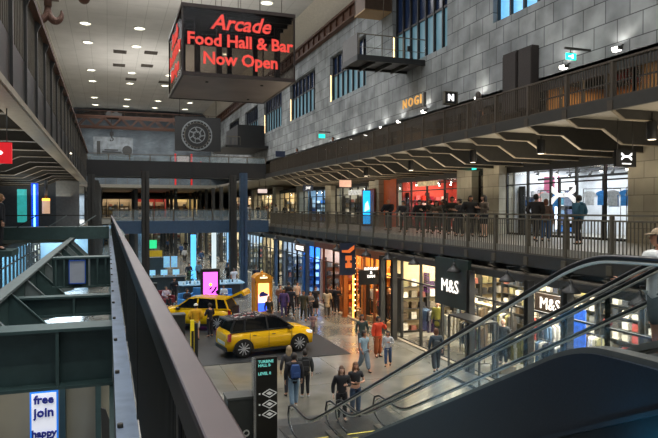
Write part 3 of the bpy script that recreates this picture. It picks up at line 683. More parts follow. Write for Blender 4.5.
# sports shop logo on the glass
t = MB()
for sgn in (1, -1):
    pt = []; N = 14
    for i in range(N+1):
        u = -1+2*i/N; yc = sgn*(.34*abs(u)**1.5 - .07); th = .06+.22*abs(u)**1.1
        pt.append((u*(.84-.1*abs(u)), yc, th))
    for (u0, y0, t0), (u1, y1, t1) in zip(pt, pt[1:]): t.prism([(22.3-u0, 6.92+y0-t0/2), (22.3-u1, 6.92+y1-t1/2), (22.3-u1, 6.92+y1+t1/2), (22.3-u0, 6.92+y0+t0/2)], 18.88, 18.93, 'x')
t.build('shop_logo', mat((250,250,250), .5, emit=.7, var=0), None, 'large white interlocking curved emblem on the sports shop glass', 'sign')
s = empty('hanging_sign', (15.25, 15.2, 7.62), 'black hanging sign with a small white curved emblem under the top gallery', 'sign')
MB().box(14.85, 15.65, 15.15, 15.25, 7.62, 8.16).build('panel', M_black, s)
for x in (14.95, 15.55): MB().cyl((x,15.2,8.16),(x,15.2,9.1),.012,None,6).build('rod', M_dark, s)
t = MB()
for sgn in (1,-1):
    for i in range(8):
        u0, u1 = -1+i/4, -1+(i+1)/4; f = lambda u: (15.25+u*.2, 7.94+sgn*(.1*abs(u)**1.5-.02), .02+.05*abs(u))
        a_, b_ = f(u0), f(u1); t.prism([(a_[0],a_[1]-a_[2]/2),(b_[0],b_[1]-b_[2]/2),(b_[0],b_[1]+b_[2]/2),(a_[0],a_[1]+a_[2]/2)], 15.12, 15.15, 'y')
t.box(15.08, 15.42, 15.12, 15.15, 7.7, 7.73); t.build('emblem', mat((250,250,250), emit=1.5, var=0), s)
# red-lit shop interior
RD = [(200,40,50),(230,120,120),(240,230,220),(150,30,60),(220,60,40),(60,40,40)]
for i in range(3): rack(20.6, 32+2.6*i, L1, R(90), 1.6, 8, RD, '%s in the red-lit shop' % ('nearest','middle','furthest')[i], 1.5, 'tee')
MB().box(WX-.1,WX-.06,33.4,36.0,7.75,8.05).build('shop_sign', mat((200,180,140), emit=.35, var=.5, scale=4), None, 'cream illuminated sign strip above the red-lit shop', 'sign')
# blue screen
s = empty('display_screen', (18.3, 42.0, L1), 'tall bright blue digital screen against the stone pier', 'screen')
MB().box(17.7, 18.4, 42.35, 42.5, L1, 7.75).box(18.3, 18.42, 41.6, 42.4, L1, 7.8).build('casing', mat((110,50,30), .6), s)
sc = MB().box(17.75, 18.35, 42.3, 42.35, 5.2, 7.65).build('screen', mat((30,150,220), emit=1.8, ec=(30,160,235), var=.5, scale=3), s)
MB().prism([(17.85,6.1),(18.25,6.3),(18.1,6.9),(17.9,6.7)], 42.28, 42.3, 'y').build('picture_shape', mat((190,230,245), emit=1.5, var=.2), s)
MB().box(WX-.12, WX-.06, 44.6, 48.2, 7.45, 7.85).build('shop_sign', mat((200,200,195), emit=.6, var=.8, scale=7), None, 'white lettering strip over the black gallery shopfront', 'sign')
def hang(px0, py0, px1, py1, Y, face, lab, txt=None, top=9.0, tcol=(230,230,230)):
    a_, b_ = onY(px0, py0, Y), onY(px1, py1, Y); s = empty('hanging_sign', ((a_.x+b_.x)/2, Y, b_.z), lab, 'sign')
    MB().box(a_.x, b_.x, Y-.05, Y+.05, b_.z, a_.z).build('panel', face, s)
    for x in (a_.x+.12, b_.x-.12): MB().cyl((x,Y,a_.z),(x,Y,top),.02,None,6).build('rod', M_dark, s)
    if txt:
        m = MB(); text_mb(txt, (a_.z-b_.z)*.6, m, (((a_.x+b_.x)/2, Y-.06, (a_.z+b_.z)/2), (1,0,0), (0,0,1))); m.build('lettering', mat(tcol, emit=1.2, var=0), s)
hang(339.5, 180, 351, 187, 37, mat((214,170,150), .6, emit=.5), 'small pinkish hanging sign under the top gallery')
hang(303, 185, 313, 191, 46, mat((24,40,66), .5), 'navy hanging sign under the top gallery before the blue-lit shop', 'JXF')
hang(275.5, 151, 285, 157, 50, mat((20,34,60), .5), 'dark blue sign at the end of the top gallery railing', None, 11.0)
hang(258, 189, 267, 193, 58.5, mat((230,210,200), .6, emit=.8), 'pale sign strip near the far end of the gallery')
# level 2 shop strip behind the railing
for i, (a_, b_, bc, lc, pw, d) in enumerate(((13,18.5,(110,84,50),(1,.7,.4),150,'nearest'),(18.5,24,(130,96,54),(1,.68,.36),220,'second'),(24,31,(70,60,50),(1,.75,.5),70,'third'),(31,40,(90,74,60),(1,.75,.5),110,'fourth'),(40,50,(90,80,66),(1,.75,.5),110,'fifth'),(50,62,(80,70,60),(1,.75,.5),110,'sixth'))):
    shop(L2, WX, WX+4, a_, b_, 2.7, bc, lc, pw, 'top gallery on the right, %s from the camera' % d, 1.4, (1,), M_black, track=False)
    for k in range(2): shelves(22.2, a_+1.3+2.4*k, L2, R(-90), 1.8, 2.1, 4, [(160,110,60),(90,70,50),(200,170,120),(50,46,42)], 'top gallery unit %s, %s side' % (d, ('right','left')[k]), (130,90,50), M_dark, .7, (.3,.3))
for i, (y0, y1, lab) in enumerate(((24.1,25.1,'taller dark mesh blade sign, right half of the pair on the stone wall'),(25.25,26.35,'dark mesh blade sign, left half of the pair on the stone wall'))):
    MB().box(18.6, 18.98, y0, y1, 11.0, 13.95+.02*i).box(18.55, 18.6, y0+.03, y1-.03, 11.1, 13.85).build('blade_sign', mat((38,32,30), .8, var=.4, scale=30), None, lab, 'sign')
s = empty('exit_sign', (18, 20.8, 12.3), 'green emergency exit sign hanging from an arm on the stone wall', 'exit sign')
MB().box(17.7, 19, 20.8, 20.88, 12.88, 12.96).bar((18.0,20.84,12.9),(18.0,20.84,12.7), .03, .03).build('arm', M_dark, s)
MB().box(17.75, 18.25, 20.8, 20.86, 12.45, 12.72).build('panel', mat((20,180,150), emit=2.2, ec=(30,190,160), var=0), s)
MB().bar((17.85,20.79,12.58),(17.99,20.79,12.58),.01,.05).prism([(18.02,12.5),(18.1,12.5),(18.08,12.68),(18.02,12.66)], 20.78, 20.8, 'y').build('running_figure', mat((240,255,250), emit=2, var=0), s)
ex = None
for px, py, lab in ((322,138,'green exit sign on an arm near the far end of the stone wall'),(570,168,None)):
    p = onX(px, py, 18.2)
    if lab:
        s2 = empty('exit_sign', p, lab, 'exit sign'); MB().box(p.x-.3, p.x+.3, p.y, p.y+.05, p.z, p.z+.35).build('panel', mat((20,180,150), emit=2.2, ec=(30,190,160), var=0), s2); MB().box(p.x-.3, 19, p.y, p.y+.08, p.z+.5, p.z+.6).build('arm', M_dark, s2)
p = onX(473, 168, 18.44); MB().box(p.x-.04, p.x, p.y-.35, p.y+.15, p.z-.1, p.z+.12).build('exit_sign', mat((30,190,170), emit=2, var=.1), None, 'green exit sign fixed on the stone pier above the people at the rail', 'exit sign')
# gold letters and square sign on stone wall
s = empty('letter_sign', (18.9, 36.7, 12.9), 'gold block letters on a dark backing standing out from the stone wall', 'sign')
m = MB(); text_mb('NOGI', .84, m, ((18.8, 36.6, 13.3), (0,-1,0), (0,0,1)), bold=.0, extr=.04, space=1.4); m.build('letters', mat((214,160,84), .4, emit=.5, ec=(240,180,90), var=.05), s)
MB().box(18.86, 18.98, 35.0, 35.15, 12.8, 13.7).build('backing', M_black, s)
s = empty('square_sign', (18.5, 31.4, 12.3), 'square black box sign with a white N above the top gallery railing', 'sign')
MB().box(18.2, 18.95, 31.3, 31.5, 12.35, 13.0).build('panel', M_black, s)
m = MB(); text_mb('N', .5, m, ((18.57, 31.27, 12.68), (1,0,0), (0,0,1)), bold=.02); m.build('letter', mat((240,240,240), emit=2, var=0), s)
MB().box(18.15,18.2,31.25,31.5,12.3,13.05).box(18.95,19,31.25,31.5,12.3,13.05).box(18.15,19,31.25,31.5,12.3,12.35).box(18.15,19,31.25,31.5,13.0,13.05).build('frame', M_steel, s)

# ================================================================== GROUND SHOPS (right)
H0 = 4.05
GD = [(13.6+0, 21.2), (21.2, 28.6)]
shop(0, 13.35, 20.2, 6.5, 13.9, H0, (196,188,168), (1,.93,.8), 560, 'nearest bay of the clothes store on the right', 1.85, (), M_dark, fasc=.25, part=False)
shop(0, 13.35, 20.2, 13.9, 21.2, H0, (200,192,172), (1,.93,.8), 560, 'second bay of the clothes store, behind the escalators', 1.83, (), M_dark, fasc=.25, part=False)
shop(0, 13.35, 20.2, 21.2, 28.9, H0, (190,170,130), (1,.86,.64), 560, 'clothes store bay beside the big green sign', 1.9, (2,), M_dark, fasc=.25, ws=NEUT)
shop(0, 13.35, 18.5, 28.9, 33.0, H0, (190,120,50), (1,.62,.26), 620, 'amber-lit tailor shop beyond the clothes store', 1.35, (1,), mat((110,58,22), .5), fasc=.4, ws=AMX)
shop(0, 13.35, 18.5, 33.0, 36.6, H0, (200,110,50), (1,.58,.25), 620, 'orange-lit shop under the navy hanging board', 1.2, (1,), M_wood, fasc=.4, ws=AMX)
shop(0, 13.35, 18.5, 36.6, 40.4, H0, (190,180,180), (1,.85,.75), 280, 'pale shop left of the orange-lit one', 1.9, (1,), mat((96,50,34), .5), ws=NEUT)
shop(0, 13.35, 18.5, 40.4, 44.6, H0, (60,130,220), (.35,.62,1), 520, 'blue-lit shop with a small brown name board', 1.4, (1,), M_blue, ws=BLX)
shop(0, 13.35, 18.5, 44.6, 50, H0, (170,180,190), (.85,.94,1), 300, 'white-lit shop just before the lower bridge', 1.4, (2,), M_dark, ws=NEUT)
for i, (a_, b_) in enumerate(((50,57),(57,65),(65,74),(74,84),(84,96),(96,112))):
    shop(0, 13.35, 18.5, a_, b_, H0, ((190,180,150),(150,165,180))[i%2], ((1,.88,.7),(.8,.92,1))[i%2], 330, ('first','second','third','fourth','fifth','last')[i]+' ground shop beyond the bridges on the right', 1.4, (1,), M_dark, fasc=.3, ws=NEUT, nws=2)
    for k in range(0): shelves(17.6, a_+1.5+(b_-a_-2)*k/2.4, 0, R(-90), 1.6, 3.0, 5, NEUT+[(210,150,80)], 'ground shop %s beyond the bridges, unit %s' % (('one','two','three','four','five','six')[i], ('a','b','c')[k]), (180,170,150), M_dark, .7, (.4,.35))
# steel columns along the ground frontage
for i, (px, lab) in enumerate(((382,'dark steel column in front of the tailor shop'),(394,'dark steel column left of the exit light in the clothes store'),(470.5,'dark steel column at the right edge of the large green sign'),(529,'dark steel column behind the escalator handrails'),(568,'dark steel column right of the small brown sign'),(307.5,'blue-grey column beside the blue-lit shop'),(276,'blue-grey column before the white-lit shop'),(345,'orange-brown column between the warm shops'))):
    y = onX(px, 290, 13.0).y; m = M_blue if i in (5,6) else (mat((150,84,34), .5) if i == 7 else M_dark); y0 = y
    t = MB(); t.box(12.88, 13.12, y-.12, y-.09, 0, 3.95).box(12.88, 13.12, y+.09, y+.12, 0, 3.95).box(12.98, 13.02, y-.1, y+.1, 0, 3.95).box(12.84, 13.16, y-.16, y+.16, 0, .04)
    t.build('steel_column', m, None, lab, 'column')
struct('trim_6', MB().box(13.1, 13.35, 6.5, 112, 0, .06), M_edge)
# clothes store contents
rk = [(14.6, 9.2, 90, 'by the glass, right end of near bay'), (14.8, 11.2, 90, 'by the glass, left end of near bay'), (16.2, 10.2, 0, 'deeper in the near bay'), (17.6, 12.0, 90, 'rear of the near bay'), (16.4, 12.8, 90, 'centre of the near bay'),
      (14.5, 14.6, 90, 'by the glass left of the nearest partition'), (15.6, 16.2, 0, 'below the small brown sign'), (14.6, 17.6, 90, 'by the glass in the middle bay'), (16.6, 18.4, 90, 'middle of the middle bay'), (17.8, 16.0, 90, 'rear of the middle bay'), (14.6, 19.8, 90, 'by the glass right of the green sign'), (16.8, 20.2, 0, 'left rear of the middle bay'),
      (14.4, 22.4, 90, 'directly under the green sign'), (15.0, 24.4, 0, 'left of the green sign, in front'), (16.5, 23.4, 90, 'centre of the far bay'), (14.5, 26.2, 90, 'at the far bay entrance'), (16.8, 26.0, 90, 'rear of the far bay'), (17.8, 21.9, 0, 'rear right of the far bay')]
PAL = [NEUT, [(44,46,50),(150,60,52),(196,190,176),(70,60,46)], [(150,144,88),(226,224,214),(60,56,52),(120,120,116)], [(84,110,140),(200,196,190),(40,44,60)]]
for i, (x, y, a_, d) in enumerate(rk): rack(x, y, 0, R(a_), 1.7, 9, PAL[i%4], d+' of the clothes store', 1.55+.1*(i%3), 'long')
for i in range(9): shelves(19.5, 8.0+2.3*i, 0, R(-90), 2.0, 3.0, 6, PAL[i%4]+[(230,220,200)], 'clothes store rear wall, bay %s from the right' % ('one','two','three','four','five','six','seven','eight','nine')[i], (150,142,126), M_dark, .85, (.3,.26))
def table(x, y, z, w, d, h, m, lab, pal, gl, rz=0, n=5):
    t = empty('display_table', (x,y,z), lab, 'table', rz=rz)
    MB().box(-w/2,w/2,-d/2,d/2,h-.05,h).build('table_top', m, t, local=True)
    for sx in (-1,1):
        for sy in (-1,1): MB().box(sx*(w/2-.05)-.03,sx*(w/2-.05)+.03,sy*(d/2-.05)-.03,sy*(d/2-.05)+.03,0,h-.05).build('leg', M_dark, t, local=True)
    for i in range(n):
        u = -w/2+w*(i+.5)/n; c = pal[i%len(pal)]; o = MB().box(-.12,.12,-.16,.16,0,.05).box(-.11,.11,-.15,.15,.05,.11).build('folded_stack', mat(c,.8)); ca, sa = math.cos(rz), math.sin(rz)
        o.location = (x+ca*u, y+sa*u, z+h); o.rotation_euler = (0,0,rz); tag(o, '%s folded clothes on the %s' % (cname(c), gl), 'merchandise', '%s clothes on the %s' % (cname(c), gl))
table(15.3, 22.9, 0, 2.6, 1.0, 2.3, mat((206,190,150), .5, emit=.1), 'high pale display plinth with a lit rim left of the green sign', NEUT, 'high pale plinth', R(90), 6)
table(15.6, 18.9, 0, 2.0, .9, .85, M_wood, 'low timber display table in the middle bay of the clothes store', NEUT, 'low timber table', R(80))
table(15.2, 12.9, 0, 1.6, .9, .8, M_white, 'white display table in the near bay of the clothes store', [(214,160,50),(230,230,230),(110,60,40)], 'white table', R(90))
MB().box(19.3, 19.36, 10.4, 11.8, 1.2, 2.9).build('lit_display', mat((40,110,200), emit=.4, ec=(50,120,220), var=.4), None, 'blue lit picture panel on the rear wall of the clothes store near bay', 'poster')
MB().box(15.9, 15.95, 17.6, 18.2, 1.0, 2.7).build('lit_display', mat((40,90,200), emit=.4, ec=(60,120,230), var=.5, scale=5), None, 'narrow blue lit panel with dark figures in the middle bay of the clothes store', 'poster')
# green M&S board and brown one
s = empty('shop_sign', (13.1, 22.4, 2.3), 'large dark green board with glowing white characters hung over the clothes store', 'sign')
MB().box(13.0, 13.14, 20.6, 23.15, 2.35, 4.3).build('board', mat((32,46,40), .5, var=.2), s)
m = MB(); text_mb('M&S', .74, m, ((12.96, 21.9, 3.17), (0,-1,0), (0,0,1)), extr=.012, space=1.0); m.build('lettering', mat((255,244,235), emit=1.1, var=0), s)
s = empty('shop_sign', (15.5, 19, 2.6), 'small brown timber board with white characters inside the clothes store', 'sign')
MB().box(15.5, 15.6, 18.1, 19.85, 2.35, 3.1).build('board', mat((58,42,30), .6), s)
m = MB(); text_mb('M&S', .62, m, ((15.47, 18.95, 2.72), (0,-1,0), (0,0,1)), extr=.01); m.build('lettering', mat((255,244,235), emit=1.2, var=0), s)
for x in (18.2, 19.75): MB().bar((15.55,x,3.1),(15.55,x,4.05),.03,.03).build('rod', M_dark, s)
# dome pendants
dm = None
for px, py in ((414,261),(454,270),(507,279),(571,268),(388,262),(640,276),(366,257),(337,256),(276,254),(296,252),(262,252)):
    p = onX(px, py, 12.75)
    if dm is None:
        dm = empty('dome_pendant', (p.x, p.y, 3.84), 'black dome pendant lamp hanging below the edge of the right gallery', 'pendant lamp', 'black dome pendants along the ground floor shops')
        t = MB(); t.lathe([(.28,0),(.27,.04),(.2,.12),(.09,.2),(.05,.3),(.05,.36)],(0,0,0),20); t.build('shade', M_black, dm, local=True)
        t = MB(); t.lathe([(.12,.01),(.12,.05)],(0,0,0),12); t.build('bulb', mat((255,235,200), emit=4, var=0), dm, local=True)
        MB().tube([(0,0,.36),(0,0,.5),(.5,0,.5)], .015, 6).build('bracket', M_black, dm, local=True)
    else: copy_tree(dm, (p.x, p.y, 3.84))
# warm shops: shelves, mannequins, bulb strings
AM = [(230,150,60),(200,90,40),(240,220,190),(120,60,30),(250,190,110)]
for i, (px, Y) in enumerate(((346.5,33.0),(352.5,33.2))):
    t = MB(); x = 13.25
    for k in range(11): t.sphere((x, Y-.5*i+.1, .5+.3*k), .04, 8, 6)
    t.build('bulb_string', mat((255,220,150), emit=8, var=0), None, ('right','left')[1-i]+'-hand upright row of glowing bulbs on the orange-lit shop', 'bulb string')
MB().box(13.2, 13.3, 33.0, 33.06, 0, 3.9).build('light_strip', mat((255,190,90), emit=1.8, var=0), None, 'amber upright light strip at the corner of the tailor shop', 'light strip')
s = empty('hanging_board', (12.1, 31, 2.75), 'navy board with orange blocks hanging outside the orange-lit shop', 'sign')
MB().box(11.66, 12.53, 30.95, 31.07, 2.75, 4.48).build('board', mat((30,44,66), .5), s)
MB().prism([(11.75,4.1),(12.1,4.1),(12.45,4.35),(12.45,4.15),(12.2,3.95),(11.75,3.98)], 30.9, 30.95, 'y').box(11.95, 12.3, 30.9, 30.95, 3.55, 3.8).box(11.95, 12.3, 30.9, 30.95, 3.15, 3.4).box(12.05,12.2,30.9,30.95,3.4,3.55).build('orange_blocks', mat((220,110,50), emit=.5, var=.1), s)
s = empty('hanging_board', (12.9, 29.8, 2.35), 'black name board with three lines of small white lettering outside the tailor shop', 'sign')
MB().box(12.25, 13.6, 29.75, 29.85, 2.35, 3.12).build('board', M_black, s)
m = MB(); text_mb('SUNDAY\n&\nDAN', .2, m, ((12.92, 29.72, 2.98), (1,0,0), (0,0,1)), bold=.004); m.build('lettering', mat((235,230,220), emit=1.4, var=0), s)
MB().bar((12.92,29.8,3.12),(12.92,29.8,3.95), .04, .04).build('rod', M_dark, s)
s = empty('name_board', (13.0, 42.3, 3.2), 'narrow brown name board above the blue-lit shop', 'sign')
MB().box(12.95, 13.25, 41.3, 44.0, 3.25, 3.75).build('board', mat((70,44,34), .6), s)
m = MB(); text_mb('BALANCE', .4, m, ((12.93, 42.6, 3.5), (0,-1,0), (0,0,1)), bold=.006); m.build('lettering', mat((240,235,225), emit=2, var=0), s)
def mannequin(x, y, z, ang, top, bot, lab, h=1.8, **k):
    o = person((x,y,z), ang, lab, h, sk=3, hair=None, ctop=top, cbot=bot, **k); o.name = 'mannequin'; o['category'] = 'mannequin'
    return o
for i, (x, y, tp, bt, lab) in enumerate(((14.2,31.4,(190,70,40),(60,40,36),'mannequin in a rust-red coat in the tailor shop window'),(14.2,32.3,(230,220,205),(70,60,50),'mannequin in a white coat in the tailor shop window'),(14.3,34.2,(70,50,40),(40,34,30),'mannequin in a brown jacket in the orange-lit shop'),(14.3,35.4,(200,60,44),(160,120,60),'mannequin in red in the orange-lit shop'),
     (14.2,30.2,(90,64,44),(50,44,40),'mannequin in a dark tweed coat at the right of the tailor shop'),(14.4,20.3,(48,52,56),(40,40,44),'mannequin in a grey coat near the green sign'),(14.3,25.2,(150,146,60),(60,60,56),'mannequin in a mustard top near the clothes store entrance'),(14.2,16.4,(60,64,70),(46,46,50),'mannequin in a dark jacket behind the escalators'),(14.6,42.0,(120,180,240),(60,90,150),'mannequin in pale blue in the blue-lit shop'))):
    mannequin(x, y, .25, R(-60), tp, bt, lab, cloth=('coat' if i%2 == 0 else 'jacket'), bulk=.01)
    MB().box(x-.35, x+.35, y-.35, y+.35, 0, .24).build('display_plinth', mat((150,130,100), .6), None, 'plinth under the '+lab, 'plinth')
# dark clothed stand by shop opening (tall hanging dark garment seen at the entrance)
# kiosk panel near woman
s = empty('display_case', (12.6, 19.4, 0), 'freestanding glass display case beside the clothes store, behind the woman walking away', 'display case')
MB().box(12.0, 12.8, 18.3, 20.4, 0, .12).build('base', M_dark, s)
for x in (12.03, 12.77):
    for y in (18.33, 20.37): MB().box(x-.03, x+.03, y-.03, y+.03, .12, 2.3).build('post', M_dark, s)
MB().box(12.02, 12.78, 18.32, 20.38, 2.3, 2.36).build('top', M_dark, s)
MB().box(12.04, 12.06, 18.4, 20.3, .12, 2.3).build('glass_pane', M_glass, s)

# ================================================================== LEFT GROUND / LEVEL 1 SHOPS
shop(0, -5.5, -12, 22, 36, 4.2, (90,140,170), (.5,.8,1), 420, 'blue-lit shop on the left, under the dark cross beams', 1.6, (2,), M_dark)
shop(0, -5.5, -12, 36, 52, 4.2, (110,150,170), (.6,.85,1), 420, 'blue-lit shop on the left, before the far bridges', 1.6, (2,), M_dark)
for i, (a_, b_) in enumerate(((58,72),(72,90),(90,110))):
    shop(0, -1.5, -8, a_, b_, 4.2, (130,160,180), (.7,.88,1), 420, ('first','second','third')[i]+' ground shop beyond the bridges on the left', 1.6, (2,), M_dark)
    for k in range(4): shelves(-6.8, a_+2+k*3, 0, R(90), 2.2, 3.0, 5, NEUT, 'left ground shop %s beyond the bridges, unit %s' % (('one','two','three')[i], 'abcd'[k]), (150,160,170), M_dark, .7, (.4,.35))
shop(L1, -1.9, -7.4, 58, 84, 3.2, (140,150,160), (.85,.94,1), 300, 'upper left shop beyond the bridges', 2.2, (2,), M_dark)
struct('wall_left', MB().box(-3.5, -1.95, 48, 48.3, L1, 8.3), mat((104,108,108), .8))
struct('wall_left', MB().box(-9, -3.5, 50, 50.3, L1, 8.3), mat((84,90,96), .8))
MB().box(-4.75, -4.35, 44.8, 45.2, L1, 8.0).build('light_column', mat((20,70,190), emit=.5, ec=(20,80,220), var=.1), None, 'square column glowing blue on the left gallery', 'light column'); MB().box(-4.6, -4.5, 44.7, 44.76, L1+.1, 7.9).build('light_strip', mat((120,200,255), emit=3, var=0), None, 'bright upright light strip on the front of the blue column', 'light strip')
MB().box(-5.6, -5.05, 45.0, 45.2, L1+.4, 7.6).build('display_screen', mat((30,120,130), emit=.5, ec=(60,190,180), var=.95, scale=2.2), None, 'teal display screen left of the glowing blue column', 'screen')
s = empty('pendant_lamp', (-3.9, 45, 8.3), 'tall orange-lit cylinder lamp right of the blue column', 'pendant lamp')
MB().cyl((-3.88,45,6.0),(-3.88,45,6.85),.24,None,20).build('lamp_shade', mat((190,160,140), emit=.8, ec=(200,160,130), var=.05), s)
MB().cyl((-3.88,45,6.85),(-3.88,45,7.0),.24,None,20).build('glowing_band', mat((255,150,50), emit=4, var=0), s); MB().cyl((-3.88,45,7.0),(-3.88,45,8.3),.1,None,10).build('stem', M_black, s)
s = empty('hanging_sign', (-2.0, 14, 7.2), 'red hanging sign with a white pill mark under the top left gallery', 'sign')
MB().box(-2.6, -1.83, 13.95, 14.05, 7.22, 7.64).build('panel', mat((190,24,30), .5, emit=.7, ec=(200,20,30), var=.05), s)
t = MB(); t.prism([(-2.45+.0,7.39),(-2.02,7.39),(-1.98,7.43),(-2.02,7.47),(-2.45,7.47)], 13.92, 13.95, 'y'); t.build('white_mark', mat((240,240,240), emit=1.2, var=0), s)
for x in (-2.5, -1.92): MB().cyl((x,14,7.64),(x,14,8.45),.012,None,6).build('rod', M_dark, s)

# ================================================================== NEAR LEFT STEELWORK
s = empty('near_balustrade', (.2, 1, L1), 'long dark balustrade with a wide brownish handrail running away from the camera at left', 'balustrade')
M_hr = mat((62, 44, 42), .38, .3, var=.2, scale=3, key='painted_handrail'); M_mesh = mat((44, 46, 42), .6, .2)
MB().box(.185, .27, .5, 54, 5.80, 5.825).build('handrail', M_hr, s, bevel=.006)
MB().box(.19, .2, .5, 54, 5.70, 5.80).box(.25, .265, .5, 54, 5.74, 5.80).build('handrail_web', M_dark, s)
p = MB(); p.box(.222, .23, .5, 54, 4.72, 5.72)
y = .5
while y < 30: p.box(.204, .222, y, y+.022, 4.74, 5.72); y += .05 if y < 8 else .12
p.build('ribbed_panel', M_mesh, s)
for i in range(18): MB().box(.195, .235, 1.9+3*i, 1.96+3*i, 4.7, 5.75).build('post', M_dark, s)
s = empty('steel_beam', (.1, 1, 4.0), 'blue-grey steel edge beam below the long near balustrade', 'steel beam')
MB().box(.045, .2, .5, 54, 4.66, 4.69).build('top_flange', mat((140,156,178), .5, .0, var=.18, scale=4), s)
MB().box(.05, .07, .5, 54, 3.9, 4.66).box(.0, .14, .5, 54, 3.88, 3.9).build('web', M_green, s)
for i in range(16): MB().cyl((.075,3.2+1.6*i,4.69),(.075,3.2+1.6*i,4.72),.022,None,10).build('bolt', M_steel, s)
struct('floor', MB().box(.1, 1.0, 40, 52.6, 4.4, 4.7), M_green)
M_gl = mat((120,130,128), .5, .2)
def girder(Y, zb, zt, x0, x1, lab, d=.3):
    s = empty('steel_girder', ((x0+x1)/2, Y, zb), lab, 'steel beam')
    MB().box(x0, x1, Y-d/2, Y+d/2, zt-.04, zt).build('top_flange', M_green, s); MB().box(x0, x1, Y-d/2, Y+d/2, zb, zb+.04).build('bottom_flange', M_green, s)
    MB().box(x0, x1, Y-.02, Y+.02, zb+.04, zt-.04).build('web', M_green, s)
    for k in range(7):
        x = x0+(x1-x0)*(k+.3)/7; MB().prism([(x,zb+.04),(x+.04,zb+.04),(x+.04,zt-.04),(x,zt-.04)], Y-d/2+.01, Y-.02, 'y').build('stiffener', M_gl if k in (4,) else M_green, s)
girder(9.1, 3.92, 4.72, -7, .04, 'deep dark green cross girder nearest the camera at lower left', .5)
girder(13.2, 4.2, 4.6, -7, .04, 'second dark green cross girder from the camera')
girder(15.4, 4.5, 5.2, -1.2, .04, 'short dark cross girder carrying the small blue-framed notice')
girder(22, 4.3, 4.75, -1.6, .04, 'thin dark cross girder further along the left void')
s = empty('notice', (-.67, 15.2, 4.6), 'small pale notice in a blue frame on the dark green girder', 'notice')
MB().box(-.83, -.51, 15.18, 15.2, 4.62, 5.12).build('sheet', mat((150,156,166), .6, emit=.08, var=.06), s)
t = MB(); [t.box(-.85, -.83, 15.16, 15.2, 4.6, 5.14), t.box(-.51, -.49, 15.16, 15.2, 4.6, 5.14), t.box(-.85, -.49, 15.16, 15.2, 5.12, 5.14), t.box(-.85, -.49, 15.16, 15.2, 4.6, 4.62)]
t.build('blue_frame', mat((34,80,170), .5, emit=.05), s)
s = empty('steel_girder', (-1.75, 12, 3.8), 'long pale-edged steel girder on the far side of the left void', 'steel beam')
MB().box(-1.85, -1.62, 9.4, 36, 4.8, 4.85).build('top_flange', mat((112,122,120), .5, .3), s)
MB().box(-1.76, -1.72, 9.4, 36, 3.7, 4.8).build('web', M_green, s)
for i in range(11):
    y = 10.3+2.3*i; MB().prism([(-1.72,4.78),(-.95,4.0),(-.95,3.95),(-1.72,3.75)], y-.02, y+.02, 'y').bar((-1.72,y,4.8),(-.93,y,3.99),.09,.02).build('gusset', M_gl if i%2 == 0 else M_green, s)
s = empty('cross_deck', (-4, 35, 4.7), 'dark cross walkway slab with raking rails behind the left void', 'walkway')
MB().box(-9, .04, 34.4, 36, 4.75, 5.38).build('slab', M_green, s)
MB().box(-9, .04, 34.4, 34.45, 5.95, 6.0).build('handrail', M_dark, s)
for i in range(7):
    x = -8.5+1.4*i; MB().bar((x,34.4,5.38),(x+.9,34.4,5.97),.05,.05).build('raking_rail', M_gl if i > 3 else M_dark, s)
struct('wall_back', MB().box(-8, .05, 12.9, 13.0, 0, 3.75), mat((150,144,124), .8, var=.12, scale=.8))
for i, x in enumerate((-.83, -.2)): MB().box(x-.05, x+.05, 12.6, 12.9, 0, 3.9).build('steel_post', M_green, None, ('green steel post just right of the white banner','green steel post below the blue-grey edge beam')[i], 'post')
s = empty('banner_sign', (-1.1, 12, 0), 'white upright banner with a blue border and blue lettering at bottom left', 'sign')
MB().box(-1.32, -.86, 12.0, 12.05, .4, 3.08).build('border', mat((40,120,220), .5, emit=.5), s)
MB().box(-1.29, -.89, 11.98, 12.0, .43, 3.04).build('panel', mat((225,228,240), .5, emit=.45, var=.03), s)
for k, (tx, sz) in enumerate((('free',.2),('join',.22),('happy',.17))):
    m = MB(); text_mb(tx, sz, m, ((-1.09, 11.96, (2.93,2.7,2.33)[k]), (1,0,0), (0,0,1)), bold=.006); m.build('lettering', mat((24,40,150), .5), s)
MB().bar((-1.2,11.96,2.2),(-.95,11.96,2.24), .01, .05).build('underline', mat((30,60,180)), s)
s = empty('round_newel', (-.1, 11.6, 0), 'dark curved panel at the foot of the near balustrade', 'panel')
t = MB(); t.prism([(-.12,2.0),(-.02,2.0),(.03,2.1),(.0,2.6),(-.06,2.78),(-.14,2.82)], 11.5, 11.56, 'y'); t.build('plate', M_dark, s); MB().box(-.12,-.04,11.5,11.56,0,2.0).build('stem', M_dark, s)
struct('floor', MB().box(-13, -2.75, 20.9, 22.4, 4.85, L1), M_green)
area((-2.5, 11, 3.7), 3, 1.5, 25, (1,.95,.85)); area((-1, 24, 8.2), 1, 8, 30, (.85,.95,1))

